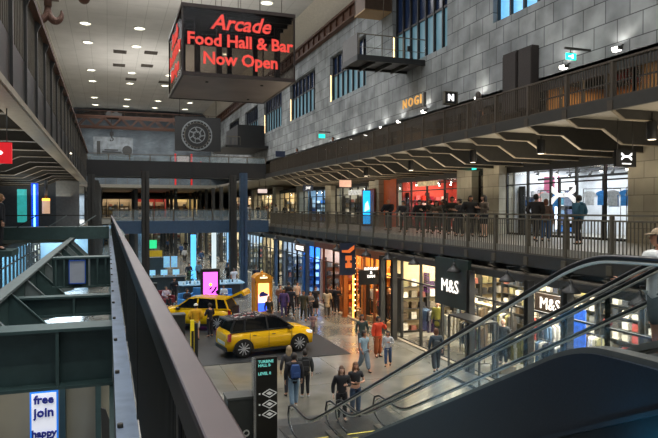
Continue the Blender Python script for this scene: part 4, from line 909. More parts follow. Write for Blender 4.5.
# ================================================================== ESCALATORS
def smooth(pts, it=2):
    for _ in range(it):
        q = [pts[0]]
        for a_, b_ in zip(pts, pts[1:]): q += [(a_[0]*.75+b_[0]*.25, a_[1]*.75+b_[1]*.25), (a_[0]*.25+b_[0]*.75, a_[1]*.25+b_[1]*.75)]
        pts = q+[pts[-1]]
    return pts
SL = .51
def strip(t, pts, x0, x1, lo, hi, mi=0):
    for a_, b_ in zip(pts, pts[1:]):
        t.add([(x0,a_[0],a_[1]+lo),(x1,a_[0],a_[1]+lo),(x1,a_[0],a_[1]+hi),(x0,a_[0],a_[1]+hi),(x0,b_[0],b_[1]+lo),(x1,b_[0],b_[1]+lo),(x1,b_[0],b_[1]+hi),(x0,b_[0],b_[1]+hi)],
            [(0,3,2,1),(4,5,6,7),(0,1,5,4),(1,2,6,5),(2,3,7,6),(3,0,4,7)], mi)
def escalator(x0, x1, lab, clad):
    s = empty('escalator', ((x0+x1)/2, 15, 0), lab, 'escalator')
    hp = smooth([(3.4,5.84),(4.5,5.84),(5.2,5.80),(6.2,5.27),(13.8,1.39),(14.7,1.0),(15.6,1.0)], 3)
    dk = [(y, z-.92) for y, z in hp]
    for x in (x0, x1):
        t = MB(); loop = [(3.4,5.3)]+hp+[(16.1,.98),(16.42,.86),(16.52,.62),(16.42,.38),(16.1,.26),(15.6,.22)]
        t.tube([(x, y, z) for y, z in loop], .027, 8); t.build('handrail', M_rubber, s)
        t = MB(); t.tube([(x, y, z-.042) for y, z in hp+[(16.05,.96),(16.34,.83),(16.42,.62),(16.34,.42)]], .017, 6); t.build('handrail_guide', mat((226,222,208), .3, .3), s)
        t = MB(); strip(t, hp, x-.006, x+.006, -.9, -.06); t.prism([(15.6,.1),(16.1,.3),(16.38,.45),(16.42,.62),(16.34,.82),(16.05,.94),(15.6,.94)], x-.006, x+.006, 'x'); t.build('glass_balustrade', M_glass, s)
        t = MB(); strip(t, dk, x-.09, x+.09, -.06, .02); t.box(x-.09, x+.09, 15.6, 16.3, .0, .1); t.build('deck_trim', mat((120,120,114), .35, .7), s)
    t = MB(); steps = [(y, z-1.1) for y, z in hp if y > 3.5]
    y = 4.4
    while y < 15.4:
        z = next((a_[1]+(b_[1]-a_[1])*(y-a_[0])/(b_[0]-a_[0]) for a_, b_ in zip(steps, steps[1:]) if a_[0] <= y <= b_[0]), 0)
        t.box(x0+.1, x1-.1, y, y+.37, max(-.05, z-.2), max(.02, z)); y += .4
    t.build('steps', mat((70,70,70), .4, .7), s)
    t = MB()
    for a_ in range(4): t.box(x0+.13, x1-.13, 14.95+.02*a_+a_*.3, 14.98+.02*a_+a_*.3, .05, .06)
    t.build('comb_plate', mat((220,200,90), emit=.6), s)
    t = MB(); t.box(x0-.1, x1+.1, 15.3, 17.2, 0, .03); t.build('floor_plate', mat((84,84,82), .35, .7), s)
    if clad:
        zl = lambda y: max(.02, 4.66-.505*(y-3.9))
        def side(t, xa, xb, f0, f1):
            for a_, b_ in zip(dk, dk[1:]):
                q = [(a_[0],f0(a_)),(b_[0],f0(b_)),(b_[0],f1(b_)),(a_[0],f1(a_))]
                if q[1][1] >= q[2][1]: continue
                t.add([(xa,y_,z_) for y_,z_ in q]+[(xb,y_,z_) for y_,z_ in q], [(0,1,2,3),(7,6,5,4),(0,4,5,1),(3,2,6,7),(0,3,7,4),(1,5,6,2)])
        t = MB(); side(t, x0-.13, x0-.06, lambda p: zl(p[0]), lambda p: p[1]-.04); t.build('side_cladding', mat((22,30,40), .42, .1, var=.25, scale=40), s)
        t = MB(); side(t, x0-.17, x0-.06, lambda p: max(0, zl(p[0])-.05), lambda p: zl(p[0])); t.build('cladding_ledge', mat((36,46,56), .35, .3), s)
        t = MB(); side(t, x0-.1, x0-.06, lambda p: max(-.05, zl(p[0])-1.0), lambda p: zl(p[0])-.05)
        t.build('lower_cladding', mat((20,32,40), .35, .2, var=.2, scale=20), s)
    t = MB(); strip(t, [(y, z) for y, z in dk if y < 14.6], x0-.05, x1+.05, -1.0, -.45); t.build('truss_casing', M_black, s)
    return s
escalator(4.68, 5.78, 'nearest escalator, with dark navy side cladding, rising to the right', True)
escalator(6.08, 7.25, 'escalator behind the nearest one, carrying the man in the cap', False)
l = bpy.data.lights.new('cyan_strip', 'POINT'); l.energy = 14; l.color = (.08, .7, 1); l.shadow_soft_size = .1
o = bpy.data.objects.new('cyan_strip', l); col.objects.link(o); o.location = (4.25, 4.15, 4.1)
l = bpy.data.lights.new('blue_strip', 'POINT'); l.energy = 14; l.color = (.25, .55, 1); l.shadow_soft_size = .3
o = bpy.data.objects.new('blue_strip', l); col.objects.link(o); o.location = (3.2, 5.2, 5.6)
MB().box(2.2, 8.2, 15.3, 17.9, -.002, .006).build('floor_mat', mat((58,58,56), .6), None, 'dark grey entrance mat at the foot of the escalators', 'floor mat')

# ================================================================== TOTEMS, BINS
s = empty('directory_totem', (3.98, 16.2, 0), 'tall black directory totem with small white lettering and three diamond marks', 'totem')
MB().box(3.69, 4.27, 16.15, 16.4, 0, 2.32).build('casing', mat((26,24,18), .35, .2, var=.1), s); MB().box(3.62, 3.69, 16.15, 16.4, 0, 2.3).build('steel_edge', M_chrome, s)
m = MB()
for tx, z in (('TURBINE', 2.22), ('HALL B', 2.12), ('LEVEL 0', 1.9)): text_mb(tx, .105, m, ((3.74, 16.13, z), (1,0,0), (0,0,1)), align='LEFT', extr=.005, bold=.002)
m.build('lettering', mat((110,200,190), emit=.5, var=0), s)
for k, z in enumerate((1.36, 1.07, .8)):
    m = MB(); q = [(-.2,0),(0,-.11),(.2,0),(0,.11)]; c = (4.05, z); 
    for i in range(4): a_, b_ = q[i], q[(i+1)%4]; m.bar((c[0]+a_[0],16.13,c[1]+a_[1]),(c[0]+b_[0],16.13,c[1]+b_[1]), .012, .022)
    m.prism([(c[0]-.09,c[1]),(c[0],c[1]-.05),(c[0]+.09,c[1]),(c[0],c[1]+.05)], 16.12, 16.14, 'y'); m.build('diamond_mark', mat((200,200,194), emit=.12, var=0), s)
    MB().box(3.76, 3.8, 16.13, 16.15, z-.02, z+.02).build('number_mark', mat((200,200,194), emit=.12, var=0), s)
bin0 = None
for x, y, lab in ((3.3, 16.6, 'dark recycling bin standing against the black directory totem'), (3.1, 30.4, 'dark recycling bin left of the man in the yellow jacket'), (2.75, 43.6, 'dark recycling bin behind, by the blue armchairs')):
    if bin0 is None:
        bin0 = empty('recycling_bin', (x,y,0), lab, 'bin')
        MB().box(-.34,.34,-.3,.3,0,1.22).build('body', mat((36,38,34), .5), bin0, local=True, bevel=.02); MB().box(-.36,.36,-.32,.32,1.22,1.28).build('lid', mat((60,62,58), .4), bin0, local=True)
        for sx in (-.1,.15):
            t = MB(); 
            for k in range(14): a_ = 2*math.pi*k/14; b_ = 2*math.pi*(k+1)/14; t.bar((sx+.075*math.cos(a_),-.31,.3+.075*math.sin(a_)),(sx+.075*math.cos(b_),-.31,.3+.075*math.sin(b_)), .02, .035)
            t.build('ring_mark', mat((180,180,170), .6), bin0, local=True)
    else: copy_tree(bin0, (x,y,0), label=lab)
s = empty('sign_stand', (3.3, 25.8, 0), 'narrow yellow and black sign stand in front of the man in the yellow jacket', 'sign')
MB().box(3.14,3.44,25.6,26.0,0,.05).build('base', M_black, s); MB().box(3.15,3.3,25.75,25.85,.05,1.75).build('yellow_face', mat((228,200,20), .4, emit=.15), s)
MB().box(3.3,3.45,25.76,25.84,.05,1.6).box(3.18,3.28,25.72,25.75,.5,1.3).build('black_edge', M_black, s)
s = empty('pink_totem', (5.85, 38.1, 0), 'digital totem with a glowing magenta picture between the blue chairs', 'totem')
MB().box(5.28, 6.42, 38.0, 38.25, 0, 2.65).build('casing', M_black, s)
MB().box(5.42, 6.28, 37.95, 38.0, .55, 2.45).build('screen', mat((230,80,220), emit=2.0, ec=(232,90,226), var=.3, scale=2.5), s)
t = MB(); r2 = random.Random(3)
for i in range(14):
    x = 5.75+r2.random()*.5; z = .7+r2.random()*.8; t.prism([(x,z),(x+.14,z+.04),(x+.2,z+.2),(x+.05,z+.14)], 37.93, 37.95, 'y')
t.build('picture_figures', mat((40,20,50), .5), s); MB().cyl((5.85,37.93,1.7),(5.85,37.95,1.7),.1,None,14).build('picture_ball', mat((240,190,60), emit=1.5, var=0), s)
# orange phone-box kiosk
s = empty('phone_box_kiosk', (8.5, 35.6, 0), 'orange-yellow phone box shaped kiosk with a lit car picture', 'kiosk')
M_or = mat((206,140,24), .4, var=.08); kx0, kx1, ky0, ky1 = 7.98, 9.02, 35.2, 36.1
t = MB().box(kx0, kx1, ky0, ky1, 0, .2)
for x in (kx0, kx1-.12):
    for y in (ky0, ky1-.12): t.box(x, x+.12, y, y+.12, .2, 2.1)
t.box(kx0+.05, kx1-.05, ky1-.1, ky1-.05, .2, 2.1).box(kx0+.04, kx0+.08, ky0+.1, ky1-.1, .2, 2.1).box(kx1-.08, kx1-.04, ky0+.1, ky1-.1, .2, 2.1).box(kx0, kx1, ky0, ky1, 2.0, 2.2)
t.build('cabinet', M_or, s, bevel=.01)
t = MB(); t.prism([(kx0-.02,2.2),(kx1+.02,2.2),(kx1+.02,2.3),(kx1-.12,2.44),(kx0+.75,2.52),(kx0+.29,2.52),(kx0+.12,2.44),(kx0-.02,2.3)], ky0-.02, ky1+.02, 'y').sphere(((kx0+kx1)/2,(ky0+ky1)/2,2.58), .09, 10, 8); t.build('domed_roof', M_or, s)
MB().box(kx0+.3, kx1-.3, ky0-.04, ky0-.02, 2.26, 2.36).box((kx0+kx1)/2-.05,(kx0+kx1)/2+.05,ky0-.04,ky0-.02,2.39,2.47).build('name_plate', mat((250,240,200), emit=1, var=0), s)
MB().box(kx0+.2, kx1-.2, ky0+.0, ky0+.04, 1.35, 1.98).build('screen_top', mat((250,200,110), emit=2.0, ec=(255,190,100), var=.15), s)
MB().box(kx0+.2, kx1-.2, ky0+.0, ky0+.04, .85, 1.35).build('screen_middle', mat((250,210,190), emit=1.8, ec=(250,190,170), var=.3, scale=4), s)
MB().box(kx0+.2, kx1-.2, ky0+.0, ky0+.04, .35, .85).build('screen_base', mat((40,80,220), emit=1.8, ec=(50,90,235), var=.3, scale=3), s)
MB().prism([(kx0+.27,1.2),(kx0+.75,1.25),(kx0+.78,1.36),(kx0+.6,1.42),(kx0+.5,1.52),(kx0+.33,1.46),(kx0+.25,1.32)], ky0-.03, ky0, 'y').build('car_picture', mat((30,40,110), .5, emit=.2), s)

# ================================================================== CARS
def car(loc, rz, lab, open_tail, col_y=(222,172,4)):
    root = empty('hatchback_car', loc, lab, 'car', rz=rz); root.scale = (1.0, 1.0, 1.04)
    Y = mat(col_y, .22, .1, var=.04, scale=2, key='car_yellow'); K = mat((20,20,22), .35, key='car_trim'); GL = mat((16,20,24), .06, .3, var=0, key='car_glass')
    # local: length along x (front = +x), width along y; L 4.0, W 1.74, H 1.55
    def arch(cx, r=.36): return [(cx+r*math.cos(t), .30+r*math.sin(t)) for t in [math.pi*k/8 for k in range(0, 9)]]
    fx, rx = 1.30, -1.30
    low = [(-1.98,.34),(rx-.36,.24)]+arch(rx)[::-1]+[(fx-.36,.2)]+arch(fx)[::-1]+[(fx+.36,.24),(1.98,.3),(2.02,.5),(1.98,.8),(1.86,.93),(1.05,1.04),(.86,1.06),(-1.86,1.08),(-1.97,.95),(-2.0,.7)]
    # body side as strips (convex pieces): columns between bottom and top
    n = 56; xs = [-2.0+4.02*i/n for i in range(n+1)]
    def bot(x):
        for cx in (rx, fx):
            if abs(x-cx) < .42: return .32+math.sqrt(max(0, .42**2-(x-cx)**2))
        return .24 if abs(x) < 1.7 else .3
    def top(x):
        if x > 1.9: return .93-(x-1.9)*2.2
        if x > .9: return 1.06-(x-.9)*.13
        if x < -1.9: return 1.06+(x+1.9)*1.0
        return 1.07
    def halfw(x): 
        a_ = abs(x); return .87-(.0 if a_ < 1.4 else (a_-1.4)**2*.42)
    t = MB()
    for a_, b_ in zip(xs, xs[1:]):
        rows = []
        for x in (a_, b_):
            w = halfw(x); zb, zt = bot(x), top(x); zm = max(zb+.02, .72)
            rows.append([(x,-w+.03,zb),(x,-w,min(zm,.6) if zb < .58 else zb+.01),(x,-w+.01,zm+.02),(x,-w+.09,zt),(x,w-.09,zt),(x,w-.01,zm+.02),(x,w,min(zm,.6) if zb < .58 else zb+.01),(x,w-.03,zb)])
        t.add(rows[0]+rows[1], [(i,(i+1)%8,8+(i+1)%8,8+i) for i in range(8)], 0, True)
    for x, rv in ((xs[0], True), (xs[-1], False)):
        w = halfw(x); zb, zt = bot(x), top(x); t.add([(x,-w+.03,zb),(x,-w,.6),(x,-w+.09,zt),(x,w-.09,zt),(x,w,.6),(x,w-.03,zb)], [(0,1,2,3,4,5)], 0)
    t.build('body', Y, root, local=True)
    # sills and arches in black
    t = MB()
    for sy in (-1,1):
        t.box(-.93,.93,sy*.86-.02,sy*.86+.02,.2,.32)
        for cx in (rx, fx):
            pts = [(cx+.43*math.cos(math.pi*k/10), .32+.43*math.sin(math.pi*k/10)) for k in range(11)]
            for p_, q_ in zip(pts, pts[1:]): t.bar((p_[0],sy*.855,p_[1]),(q_[0],sy*.855,q_[1]), .05, .06)
    t.box(-2.03,-1.93,-.7,.7,.28,.45).box(1.95,2.04,-.62,.62,.28,.45).box(-1.7,1.7,-.75,.75,.22,.3).build('black_trim', K, root, local=True)
    # greenhouse
    gh = [(-1.86,1.06,.74),(-1.62,1.5,.6),(-.2,1.57,.61),(.32,1.52,.6),(1.02,1.05,.72)]
    t = MB(); vs = []
    for x, z, w in gh: vs += [(x,-w,z),(x,w,z)]
    base = [(-1.86,-.78,1.05),(-1.86,.78,1.05),(1.02,-.76,1.04),(1.02,.76,1.04)]
    t.add([(-1.84,-.77,1.05),(-1.6,-.61,1.5),(-.2,-.61,1.56),(.32,-.6,1.51),(1.02,-.76,1.04)], [(0,1,2,3,4)], 0); t.add([(-1.84,.77,1.05),(-1.6,.61,1.5),(-.2,.61,1.56),(.32,.6,1.51),(1.02,.76,1.04)], [(4,3,2,1,0)], 0)
    t.add([(.32,-.6,1.51),(.32,.6,1.51),(1.02,.76,1.04),(1.02,-.76,1.04)], [(0,1,2,3)], 0)
    if not open_tail: t.add([(-1.6,-.61,1.5),(-1.6,.61,1.5),(-1.84,.77,1.05),(-1.84,-.77,1.05)], [(0,1,2,3)], 0)
    t.build('windows', GL, root, local=True)
    t = MB()
    for sy in (-1,1):
        for p_, q_ in (((-1.86,.785,1.05),(-1.62,.625,1.5)),((.34,.615,1.51),(1.05,.775,1.04)),((-1.25,.765,1.06),(-1.15,.62,1.53)),((-.18,.77,1.06),(-.2,.62,1.56)),((-1.84,.78,1.06),(1.02,.77,1.05))): t.bar((p_[0],sy*p_[1],p_[2]),(q_[0],sy*q_[1],q_[2]), .07, .05)
        t.prism([(-1.86,1.06),(-1.6,1.5),(-1.15,1.52),(-1.3,1.06)], sy*.74-.05, sy*.74+.0, 'y') if False else None
    t.build('pillars', K if not open_tail else Y, root, local=True)
    t = MB(); t.add([(-1.66,-.62,1.5),(-1.66,.62,1.5),(-.2,.63,1.575),(-.2,-.63,1.575),(.34,-.61,1.52),(.34,.61,1.52),(-1.66,-.62,1.54),(-1.66,.62,1.54),(-.2,.6,1.62),(-.2,-.6,1.62),(.34,-.58,1.55),(.34,.58,1.55)],
        [(0,3,2,1),(3,4,5,2),(6,7,8,9),(9,8,11,10),(0,6,9,3),(3,9,10,4),(1,2,8,7),(2,5,11,8),(0,1,7,6),(4,10,11,5)], 0)
    t.build('roof', Y if open_tail else mat((34,26,28), .25, .1, var=.3), root, local=True)
    if not open_tail:
        t = MB(); r3 = random.Random(5)
        for i in range(26):
            x = -1.5+r3.random()*1.3; y = -.5+r3.random(); z = 1.545+(x+1.66)*.055+.008
            t.box(x, x+.05+.1*r3.random(), y, y+.03+.06*r3.random(), z, z+.008)
        t.build('roof_graphics', mat((215,205,200), .4), root, local=True)
        t = MB()
        for i in range(10):
            x = -1.5+r3.random()*1.6; y = -.5+r3.random(); z = 1.545+(x+1.66)*.055+.008
            t.box(x, x+.1*r3.random()+.06, y, y+.05, z, z+.01)
        t.build('red_roof_graphics', mat((160,20,30), .4), root, local=True)
    for x in (-.2, ): pass
    t = MB()
    for sy in (-1,1):
        for x in (-1.02, -.16, .92): t.box(x-.008, x+.008, sy*.874-.004, sy*.874+.004, .35, 1.0)
    t.build('door_seams', K, root, local=True)
    for sy in (-1,1):
        for x in (-.9, -.02): MB().box(x, x+.16, sy*.88-.012, sy*.88+.012, .86, .89).build('door_handle', K, root, local=True)
        MB().box(.72,.88,sy*.9-.1,sy*.9+.1,1.02,1.14).build('wing_mirror', K, root, local=True, bevel=.02)
        MB().prism([(1.6,.78),(1.93,.72),(1.96,.84),(1.7,.9)], sy*.7-.1, sy*.7+.1, 'y').build('head_lamp', mat((230,235,240), .1, emit=.4, var=0), root, local=True)
        t = MB(); t.prism([(-2.0,.72),(-1.86,.7),(-1.84,1.02),(-1.95,.98)], sy*.74-.12, sy*.74+.1, 'y'); t.build('tail_lamp', mat((120,16,24), .2, emit=.2, var=0), root, local=True)
        for cx in (rx, fx):
            t = MB(); t.lathe([(.24,-.1),(.34,-.1),(.375,-.07),(.375,.07),(.34,.1),(.24,.1)], (0,0,0), 28)
            for v in t.v: v[:] = (cx+v.x, sy*.77+v.z, .375+v.y)
            w = t.build('wheel', mat((18,18,18), .8, var=.05), root, local=True)
            t = MB()
            for k in range(10):
                a_ = 2*math.pi*k/10+.15; t.bar((cx+.03*math.cos(a_),sy*.875,.375+.03*math.sin(a_)),(cx+.26*math.cos(a_-.1),sy*.872,.375+.26*math.sin(a_-.1)), .02, .04)
            t.cyl((cx,sy*.86,.375),(cx,sy*.89,.375), .05, None, 14); t.build('rim', mat((170,172,176), .35, .4), w, local=True)
            t = MB(); t.cyl((cx,sy*.75,.375),(cx,sy*.85,.375), .26, None, 20); t.build('hub_disc', mat((30,30,32), .6), w, local=True)
    if open_tail:
        t = MB(); M_ = [(-1.62,1.56),(-2.5,1.98),(-2.62,1.9),(-2.68,1.72),(-2.6,1.74),(-2.5,1.84),(-1.64,1.48)]
        for a_, b_, c_, d_ in ((0,1,5,6),(1,2,4,5),(2,3,4,4)): t.add([(M_[k][0],-.62,M_[k][1]) for k in (a_,b_,c_,d_)]+[(M_[k][0],.62,M_[k][1]) for k in (a_,b_,c_,d_)], [(0,1,2,3),(7,6,5,4),(0,4,5,1),(1,5,6,2),(2,6,7,3),(3,7,4,0)], 0)
        tg = t.build('tailgate', Y, root, local=True); MB().add([(-1.75,-.5,1.535),(-2.45,-.5,1.865),(-2.45,.5,1.865),(-1.75,.5,1.535)], [(0,1,2,3)]).build('rear_window', GL, tg, local=True)
        MB().box(-2.02,-1.75,-.66,.66,.58,1.09).build('boot_opening', mat((14,14,14), .8), root, local=True)
        MB().add([(-1.62,-.58,1.48),(-1.62,.58,1.48),(-1.86,.7,1.06),(-1.86,-.7,1.06)],[(0,1,2,3)]).build('boot_interior', mat((14,14,14), .8), root, local=True)
    else:
        MB().box(-2.012,-1.95,-.45,.45,.5,.64).build('number_plate', mat((180,180,170), .5), root, local=True)
        MB().box(-1.9,-1.6,-.6,.6,1.49,1.54).build('roof_spoiler', K, root, local=True)
    return root
car((6.5, 26.75, .025), R(9), 'yellow hatchback with patterned roof, the nearer of the two cars, closed', False)
car((4.5, 33.3, .025), R(153), 'yellow hatchback behind, with its tailgate raised', True)
MB().box(2.3, 9.9, 25.0, 36.9, .0, .02).build('display_mat', mat((34,36,38), .55, var=.15), None, 'large dark mat under the two yellow cars', 'floor mat')

# ================================================================== ARCADE CUBE
s = empty('hanging_sign_box', (6.5, 35.5, 13.16), 'big suspended dark glass box with red glowing lettering', 'sign box')
x0, x1, y0, y1, z0, z1 = 3.57, 9.42, 32, 39.1, 13.16, 16.6
M_led = glass((230, 226, 222), .6, .15, 'led_mesh_glass')
M_cube = mat((44,34,30), .4, .4)
t = MB()
for z in (z0, z1):
    for y in (y0, y1): t.box(x0-.06, x1+.06, y-.06, y+.06, z-.09, z+.09)
    for x in (x0, x1): t.box(x-.06, x+.06, y0, y1, z-.09, z+.09)
for x in (x0, x1):
    for y in (y0, y1): t.box(x-.04, x+.04, y-.04, y+.04, z0, z1)
t.build('frame', M_cube, s)
MB().box(x0, x1, y0, y1, z0-.06, z0-.02).build('bottom_panel', mat((120,104,96), .35, .5, var=.25, scale=.5), s)
MB().box(x0, x1, y0, y1, z1-.03, z1).build('top_panel', M_black, s)
for i, (a_, b_, c_, d_) in enumerate(((x0,x1,y0,y0),(x0,x1,y1,y1),(x0,x0,y0,y1),(x1,x1,y0,y1))): MB().box(a_-.005, b_+.005, c_-.005, d_+.005, z0+.09, z1-.09).build('glass_side', M_led, s)
for x, y in ((4.5,33.5),(5.6,33.2),(8.3,36.5),(7.0,37.8),(8.9,33.6),(4.2,37.5)): MB().box(x-.14, x+.14, y-.14, y+.14, z0, z1).build('inner_post', M_black, s)
for i in range(8): MB().box(x0, x1, y0+.5+.85*i, y0+.6+.85*i, z1-.3, z1-.05).build('inner_beam', M_black, s)
M_red = mat((200,60,50), emit=.5, ec=(225,62,50), var=.2)
def serif_text(tx, size, fr, m, **k): text_mb(tx, size, m, fr, **k)
for tx, sz, zz, sh, bo in (('Arcade', 1.08, 15.85, .3, .018), ('Food Hall & Bar', .87, 14.92, 0, .022), ('Now Open', .87, 13.98, 0, .022)):
    m = MB(); text_mb(tx, sz, m, (((x0+x1)/2+.05, y0-.03, zz), (1,0,0), (0,0,1)), bold=bo, shear=sh, space=.98); m.build('lettering', M_red, s)
    m = MB(); text_mb(tx, sz, m, ((x0-.03, (y0+y1)/2, zz), (0,-1,0), (0,0,1)), bold=bo, shear=sh, space=.98); m.build('lettering', M_red, s)
for i in range(5):
    for y in (33, 38.2): MB().cyl((4.2+1.2*i,y,z1),(4.2+1.2*i,y,CZ),.018,None,6).build('suspension_rod', M_steel, s)
for x, y in ((5.0,33.5),(8,33.5),(8.2,38)): MB().cyl((x,y,z0-.1),(x,y,z0-.06),.08,None,10).build('fixing', M_black, s)
# ================================================================== WALL BALCONY, BOX, MURAL
s = empty('glass_balcony', (16.8, 36.5, 15.7), 'glass-sided balcony with dark slab jutting from the stone wall below the big window', 'balcony')
MB().box(14.4, 19, 35.2, 37.8, 15.55, 15.62).box(14.35, 19, 35.15, 35.3, 15.4, 15.75).box(14.35, 14.5, 35.2, 37.8, 15.4, 15.75).box(14.4, 19, 37.7, 37.85, 15.4, 15.75).build('slab', M_black, s)
for i in range(3): MB().box(15.5+1.15*i, 15.6+1.15*i, 35.3, 37.8, 15.3, 15.55).build('rib', M_dark, s)
MB().box(14.4, 14.46, 35.3, 37.8, 15.75, 17.1).build('end_panel', mat((70,68,66), .5), s)
MB().box(14.46, 19, 35.2, 35.22, 15.75, 17.0).build('glass_side', M_glass, s); MB().box(14.4, 19, 35.18, 35.24, 17.0, 17.05).box(14.4, 19, 35.19, 35.23, 16.2, 16.23).build('top_rail', M_steel, s)
for x in (14.45, 16, 17.5): MB().box(x, x+.05, 35.19, 35.24, 15.75, 17).build('post', M_steel, s)
MB().box(17.7,17.95,35.0,35.15,16.2,16.5).bar((18.1,35.1,15.7),(17.85,35.1,16.3),.05,.05).build('camera_lamp', M_black, s)
for x in (14.5, 16.4): MB().cyl((x,36,17),(x+.3,36,CZ),.015,None,6).build('suspension_rod', M_steel, s)
s = empty('crane_cabin', (17.9, 41, 20.2), 'brown timber-bottomed crane cabin hanging by the crane rail on the right wall', 'crane cabin')
MB().box(16.93, 18.95, 40.06, 42, 20.2, 20.28).build('timber_floor', mat((150,120,80), .6), s)
MB().box(16.93, 19, 40.06, 40.14, 20.28, 21.7).box(16.93, 17.0, 40.1, 42, 20.28, 21.7).box(16.93,19,41.95,42,20.28,21.7).build('side_panels', mat((76,58,44), .6), s)
for x, y in ((17,40.2),(18.8,40.2),(17,41.9)): MB().cyl((x,y,21.7),(x,y,22.9),.03,None,6).build('hanger', M_brown, s)
s = empty('wall_cabin', (17.3, 80, 13.9), 'dark cabin with railings projecting from the far stretch of the right wall', 'cabin')
MB().box(13.6, 19, 76, 86, 13.9, 14.2).box(15.5, 19, 78, 86, 14.2, 17.0).build('shell', M_black, s); MB().box(13.6,15.4,76,76.06,15.2,15.3).build('handrail', M_steel, s)
for i in range(5): MB().box(13.6+.45*i, 13.64+.45*i, 76, 76.05, 14.2, 15.2).build('post', M_steel, s)
s = empty('machine_mural', (10.2, 75, 13.2), 'big black hanging panel showing a round ribbed machine', 'hanging panel')
MB().box(7.45, 12.85, 75, 75.3, 13.2, 17.25).build('backing', M_black, s)
M_g = mat((120,124,126), .4, .4); cx, cz = 10.0, 15.1
for r_, w_, n_ in ((1.75,.16,28),(1.45,.05,24),(.95,.1,20),(.45,.12,14)):
    t = MB()
    for k in range(n_): a_ = 2*math.pi*k/n_; b_ = 2*math.pi*(k+1)/n_; t.bar((cx+r_*math.cos(a_),74.95,cz+r_*math.sin(a_)),(cx+r_*math.cos(b_),74.95,cz+r_*math.sin(b_)), .1, w_)
    t.build('machine_ring', M_g if n_ != 24 else M_steel, s)
for k in range(24): a_ = 2*math.pi*k/24; MB().bar((cx+1.5*math.cos(a_),74.93,cz+1.5*math.sin(a_)),(cx+1.68*math.cos(a_),74.93,cz+1.68*math.sin(a_)), .04, .1).build('machine_rib', M_g, s)
for k in range(7): a_ = .4+2*math.pi*k/7; MB().bar((cx+.3*math.cos(a_),74.93,cz+.3*math.sin(a_)),(cx+.95*math.cos(a_+.5),74.93,cz+.95*math.sin(a_+.5)), .06, .14).build('machine_blade', M_g, s)
for x in (8, 12.3): MB().cyl((x,75.1,17.25),(x,75.1,CZ),.03,None,6).build('hanger', M_dark, s)
# ================================================================== TRAVELLING CRANE
s = empty('travelling_crane', (5, 108, 19.6), 'rust brown lattice travelling crane spanning the far end of the hall', 'crane')
for yy in (107.2, 109.2):
    t = MB(); t.box(-7.3, 18.4, yy-.1, yy+.1, 19.55, 19.8).box(-7.3, 18.4, yy-.1, yy+.1, 21.2, 21.5)
    k = -7.3; fl = True
    while k < 18: t.bar((k, yy, 19.75 if fl else 21.25), (k+1.35, yy, 21.25 if fl else 19.75), .12, .16); k += 1.35; fl = not fl
    t.build('lattice_girder', M_brown, s)
MB().box(-7.3, 18.4, 107.2, 107.25, 22.2, 22.26).build('handrail', M_brown, s)
for i in range(14): MB().box(-7.2+1.95*i, -7.14+1.95*i, 107.2, 107.26, 21.5, 22.2).build('rail_post', M_brown, s)
MB().box(-.3, 2.2, 107.4, 109, 21.5, 22.0).cyl((.2,108,22.1),(.2,109,22.1),.3).cyl((1.3,108,22.1),(1.3,109,22.1),.3).build('trolley', M_dark, s)
t = MB(); t.box(.3,.9,107.6,108,18.3,18.9).cyl((.6,107.8,18.9),(.6,107.8,21.5),.05); pts = [(.6,18.3),(.6,18.05),(.85,17.8),(.75,17.5),(.5,17.45),(.35,17.65)]
t.tube([(a_,107.8,b_) for a_, b_ in pts], .1, 8); t.build('hook_block', M_dark, s)
s = empty('crane_hook', (-1.2, 24, 12.6), 'large brown double-pronged crane hook hanging at the top left', 'crane hook')
p = onY(48, 22, 24); hx_, hz = p.x, p.z; M_hk = mat((92,66,56), .5, .4)
for sx in (-1,1):
    pts = [(0,.62),(.0,.4),(.06*sx,.18),(.2*sx,.04),(.36*sx,.08),(.46*sx,.26),(.44*sx,.42)]; rr_ = [.1,.1,.11,.12,.1,.07,.03]; t = MB()
    pr_ = [(a_[0], a_[1], r_) for a_, r_ in zip(pts, rr_)]
    for _ in range(2): pr_ = [pr_[0]]+[tuple(u*k+v*(1-k) for u, v in zip(a_, b_)) for a_, b_ in zip(pr_, pr_[1:]) for k in (.75, .25)]+[pr_[-1]]
    for a_, b_ in zip(pr_, pr_[1:]): t.cyl((hx_+a_[0],24,hz+a_[1]),(hx_+b_[0],24,hz+b_[1]), a_[2]*1.15, b_[2]*1.15, 12).sphere((hx_+b_[0],24,hz+b_[1]), b_[2]*1.15, 10, 8)
    t.build('prong', M_hk, s)
MB().cyl((hx_,24,hz+.55),(hx_,24,hz+.95),.13).box(hx_-.35,hx_+.35,23.8,24.2,hz+.8,hz+1.05).build('shank', M_hk, s)
MB().prism([(hx_-.45,hz+1.0),(hx_+.45,hz+1.0),(hx_+.5,hz+1.5),(hx_+.3,hz+2.1),(hx_-.3,hz+2.1),(hx_-.5,hz+1.5)], 23.75, 24.25, 'y').build('sheave_block', mat((70,44,36), .5, .3), s)
for sx in (-.2,.2): MB().cyl((hx_+sx,24,hz+2.0),(hx_+sx,24,CZ),.025,None,6).build('cable', M_dark, s)
p = onY(84, 0, 40); MB().sphere((p.x, 40, p.z+.1), .35, 14, 10).cyl((p.x,40,p.z+.4),(p.x,40,CZ),.03,None,6).build('hanging_ball', M_hk, None, 'small dark round weight hanging just at the top edge', 'crane weight')
